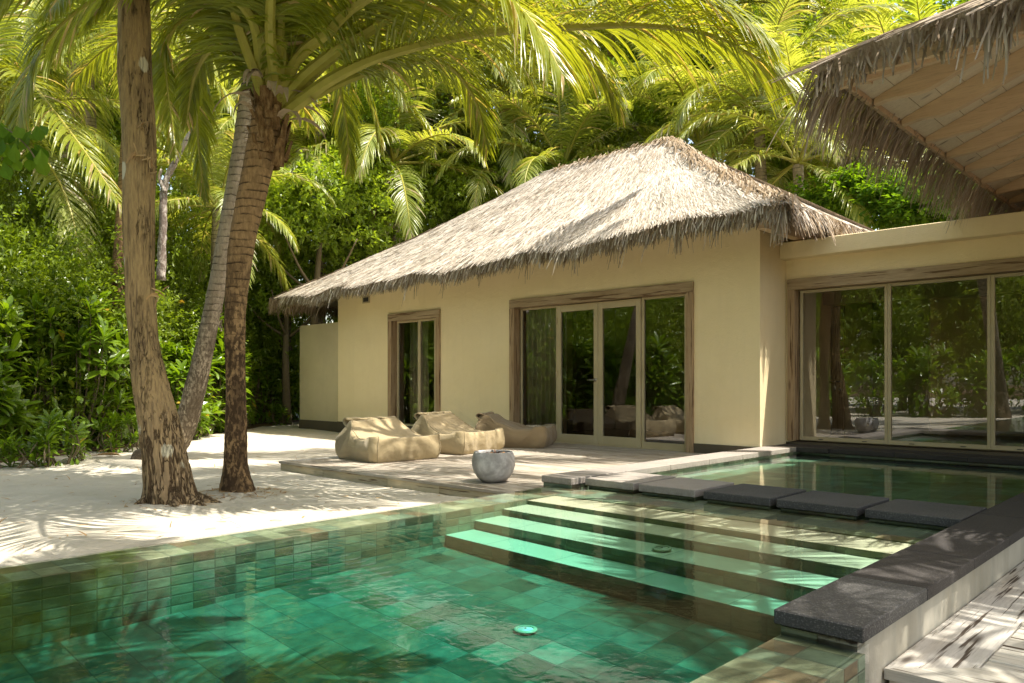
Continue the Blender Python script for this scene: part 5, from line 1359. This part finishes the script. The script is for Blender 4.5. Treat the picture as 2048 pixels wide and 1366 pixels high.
palm('palm crown at the top edge between the two palm trunks and the roof', [D(905, 600, 24.5), D(905, 300, 24.5), D(900, 40, 24.5)], .16, .12, 22, 1.4, 26)
palm('palm crown filling the top left corner behind the fissured trunk', [D(190, 700, 20), D(188, 400, 20), D(175, 100, 20)], .15, .12, 22, 1.3, 27)
for k_, (px_, py_, t_d, s_d, lab_) in enumerate([(1130, 345, 18.5, .85, 'low palm crown just above the roof ridge left of the peak'), (1405, 300, 21.5, 1.0, 'palm with arching fronds right behind the roof peak'), (1600, 330, 18.5, .85, 'low palm with curled drooping fronds above the right slope of the roof'),
        (790, 330, 18, .85, 'palm with pale drooping fronds above the left slope of the roof'), (1860, 320, 21, 1.1, 'palm hanging its fronds behind the pavilion eave'), (1010, 180, 23, 1.1, 'palm crown high above the middle of the roof'), (570, 330, 21, .95, 'palm crown just right of the brown palm trunk')]):
    t2_ = clear_t(px_, t_d); s_d *= 1.15 * t2_ / t_d; t_d = t2_
    palm(lab_, [D(px_, 700, t_d), D(px_ + 4, (700 + py_) / 2, t_d), D(px_ - 4, py_, t_d)], .15, .12, 20, s_d, 40 + k_)
# palm added out of view, its crown shaped to shade pool and steps
palm('added unseen coconut palm beside the lower right deck, its crown above the picture casting shade', [(3.0, 4.2, -.1), (2.5, 4.3, 3.2), (1.5, 4.7, 6.6)], .13, .10, 17, .86, 21, cls=FRF, az0=.5, skip=lambda a, e: 165 < a < 255)
palm('added unseen coconut palm near the viewpoint, its crown shading the near end of the pool', [(-.2, -3.2, -.75), (-.3, -1.2, 3.0), (-.6, 1.15, 5.8)], .13, .10, 24, .66, 28, cls=FRF, az0=.9)  # unseen palm added as a shadow caster for the near pool
palm('added unseen coconut palm left of the pool, its crown above the picture shading the sand', [(-4.95, -3.0, .0), (-4.9, -.8, 3.4), (-4.9, 2.1, 6.3)], .16, .13, 20, 1.05, 22, cls=FRF, az0=1.1, skip=lambda a, e: a > 345 or a < 40)  # unseen palm added to shade the left sand, gap left for sun
palm('tall coconut palm added over the glazed wing to dapple the deck, only its frond tips reaching into the picture', [(1.8, 12, -.1), (-.6, 11.0, 5.5), (-4.6, 8.0, 8.4)], .17, .13, 9, 1.0, 23, cls=FRF, az0=.2)  # palm added as a caster so frond shade falls on the bean bags
# dead white forked stump branch
ds_ = thing('dead_branch', 'bleached white forked dead branch sticking up out of the hedge', 'dead branch', D(322, 560, 13.2)); o_ = D(322, 560, 13.2)
mb = MB(); rg = lambda i, a, p: 1 + .35 * noise.noise(p * 14)
mb.tube(spline([D(x, y, 13.2) - o_ for x, y in [(322, 560), (326, 450), (329, 372), (352, 320), (372, 280), (392, 246)]], 60), lambda s: .075 * (1 - .62 * s), 12, 0, True, rg)
mb.tube(spline([D(x, y, 13.15) - o_ for x, y in [(330, 385), (322, 365), (319, 352), (323, 338)]], 16), lambda s: .04 * (1 - .5 * s), 10, 0, True, rg)
mb.build('branch', 'bark_white', ds_, True)

# litter on the sand
lt = MB(); rr = random.Random(17)
for i in range(1300):
    if i < 420: a = rr.uniform(0, 6.28); r_ = rr.uniform(.15, .45); c = rr.choice([(-7.05, 2.9), (-7.15, 3.6), (-7.15, 3.6)]); x, y = c[0] + r_ * math.cos(a), c[1] + r_ * math.sin(a)
    elif i < 700: p = path[rr.randint(0, 100)]; x, y = p.x + rr.uniform(-.2, .7), p.y + rr.uniform(-.3, .3)
    else: x, y = rr.uniform(-12, -4.8), rr.uniform(-1, 8)
    if -9.1 < x < -4.6 and y > 4.95: continue
    d = Vector((rr.gauss(0, 1), rr.gauss(0, 1), rr.uniform(0, .25))).normalized(); strand(lt, Vector((x, y, ground_z(x, y) + .006)), d, rr.uniform(.03, .11), rr.uniform(.003, .014), Vector((0, 0, 1)), .15, 3, rr, 0, rr.gauss(0, .5))
o = lt.build('leaf_litter', 'dead_leaf'); o['kind'] = 'stuff'; o['label'] = 'thin brown twigs and leaf litter scattered on the sand round the trunks'; o['category'] = 'leaf litter'
for k, (px, py, rz) in enumerate([(178, 912, .4), (195, 905, 1.2)]):
    P = D(px, py, 1.08 / ((py - HOR) / FOC)); d_ = thing('fallen_leaf', ['large curled yellow dry leaf lying at the hedge foot', 'green yellow fallen leaf lying beside the dry leaf at the hedge foot'][k], 'fallen leaf', (P.x, P.y, ground_z(P.x, P.y) + .03), rot=(0, 0, rz))
    mb = MB(); leaf(mb, Vector((0, 0, 0)), Vector((.7, .7, .08)).normalized(), Vector((0, 0, 1)), .42, .12, 0, .3, 3, .1); mb.build('blade', 'dead_leaf', d_)

# ================================================================== LIGHT, SKY, CAMERA
SUN = Vector((.45, .19, 1.0)).normalized()
w = bpy.data.worlds.new('World'); scene.world = w; w.use_nodes = True
nt = w.node_tree; bg = nt.nodes['Background']; sky = nt.nodes.new('ShaderNodeTexSky'); sky.sky_type = 'NISHITA'; sky.sun_disc = False
sky.sun_elevation = math.asin(SUN.z); sky.sun_rotation = math.atan2(SUN.x, SUN.y); sky.air_density = 1.1; sky.dust_density = 2.2; sky.ozone_density = 1.2
tint = nt.nodes.new('ShaderNodeMix'); tint.data_type = 'RGBA'; tint.blend_type = 'MULTIPLY'; tint.inputs[0].default_value = 1.; tint.inputs[7].default_value = (1.12, 1.0, .82, 1)
nt.links.new(sky.outputs[0], tint.inputs[6]); nt.links.new(tint.outputs[2], bg.inputs[0]); bg.inputs[1].default_value = .39
sl = bpy.data.lights.new('sun', 'SUN'); sl.energy = 9.6; sl.angle = R(.35); sl.color = (1., .94, .83)
so = bpy.data.objects.new('sun', sl); COL.objects.link(so); so.rotation_euler = (-SUN).to_track_quat('-Z', 'Y').to_euler(); so.location = (5, 6, 12)
cam = bpy.data.cameras.new('camera'); co = bpy.data.objects.new('camera', cam); COL.objects.link(co)
co.location = (0, 0, 1); co.rotation_euler = (R(90), 0, YAW); cam.sensor_width = 36; cam.lens = 36 * FOC / 2048; cam.shift_y = (HOR - 683) / 2048; cam.clip_start = .05; cam.clip_end = 2000
scene.camera = co
scene.view_settings.view_transform = 'Standard'; scene.view_settings.look = 'None'; scene.view_settings.exposure = 0; scene.view_settings.gamma = 1
cy_ = scene.cycles; cy_.max_bounces = 10; cy_.transparent_max_bounces = 24; cy_.diffuse_bounces = 4; cy_.glossy_bounces = 4; cy_.transmission_bounces = 6; cy_.volume_bounces = 0
cy_.caustics_reflective = False; cy_.caustics_refractive = False; cy_.sample_clamp_indirect = 6
cy_.use_denoising = True; cy_.adaptive_threshold = .005
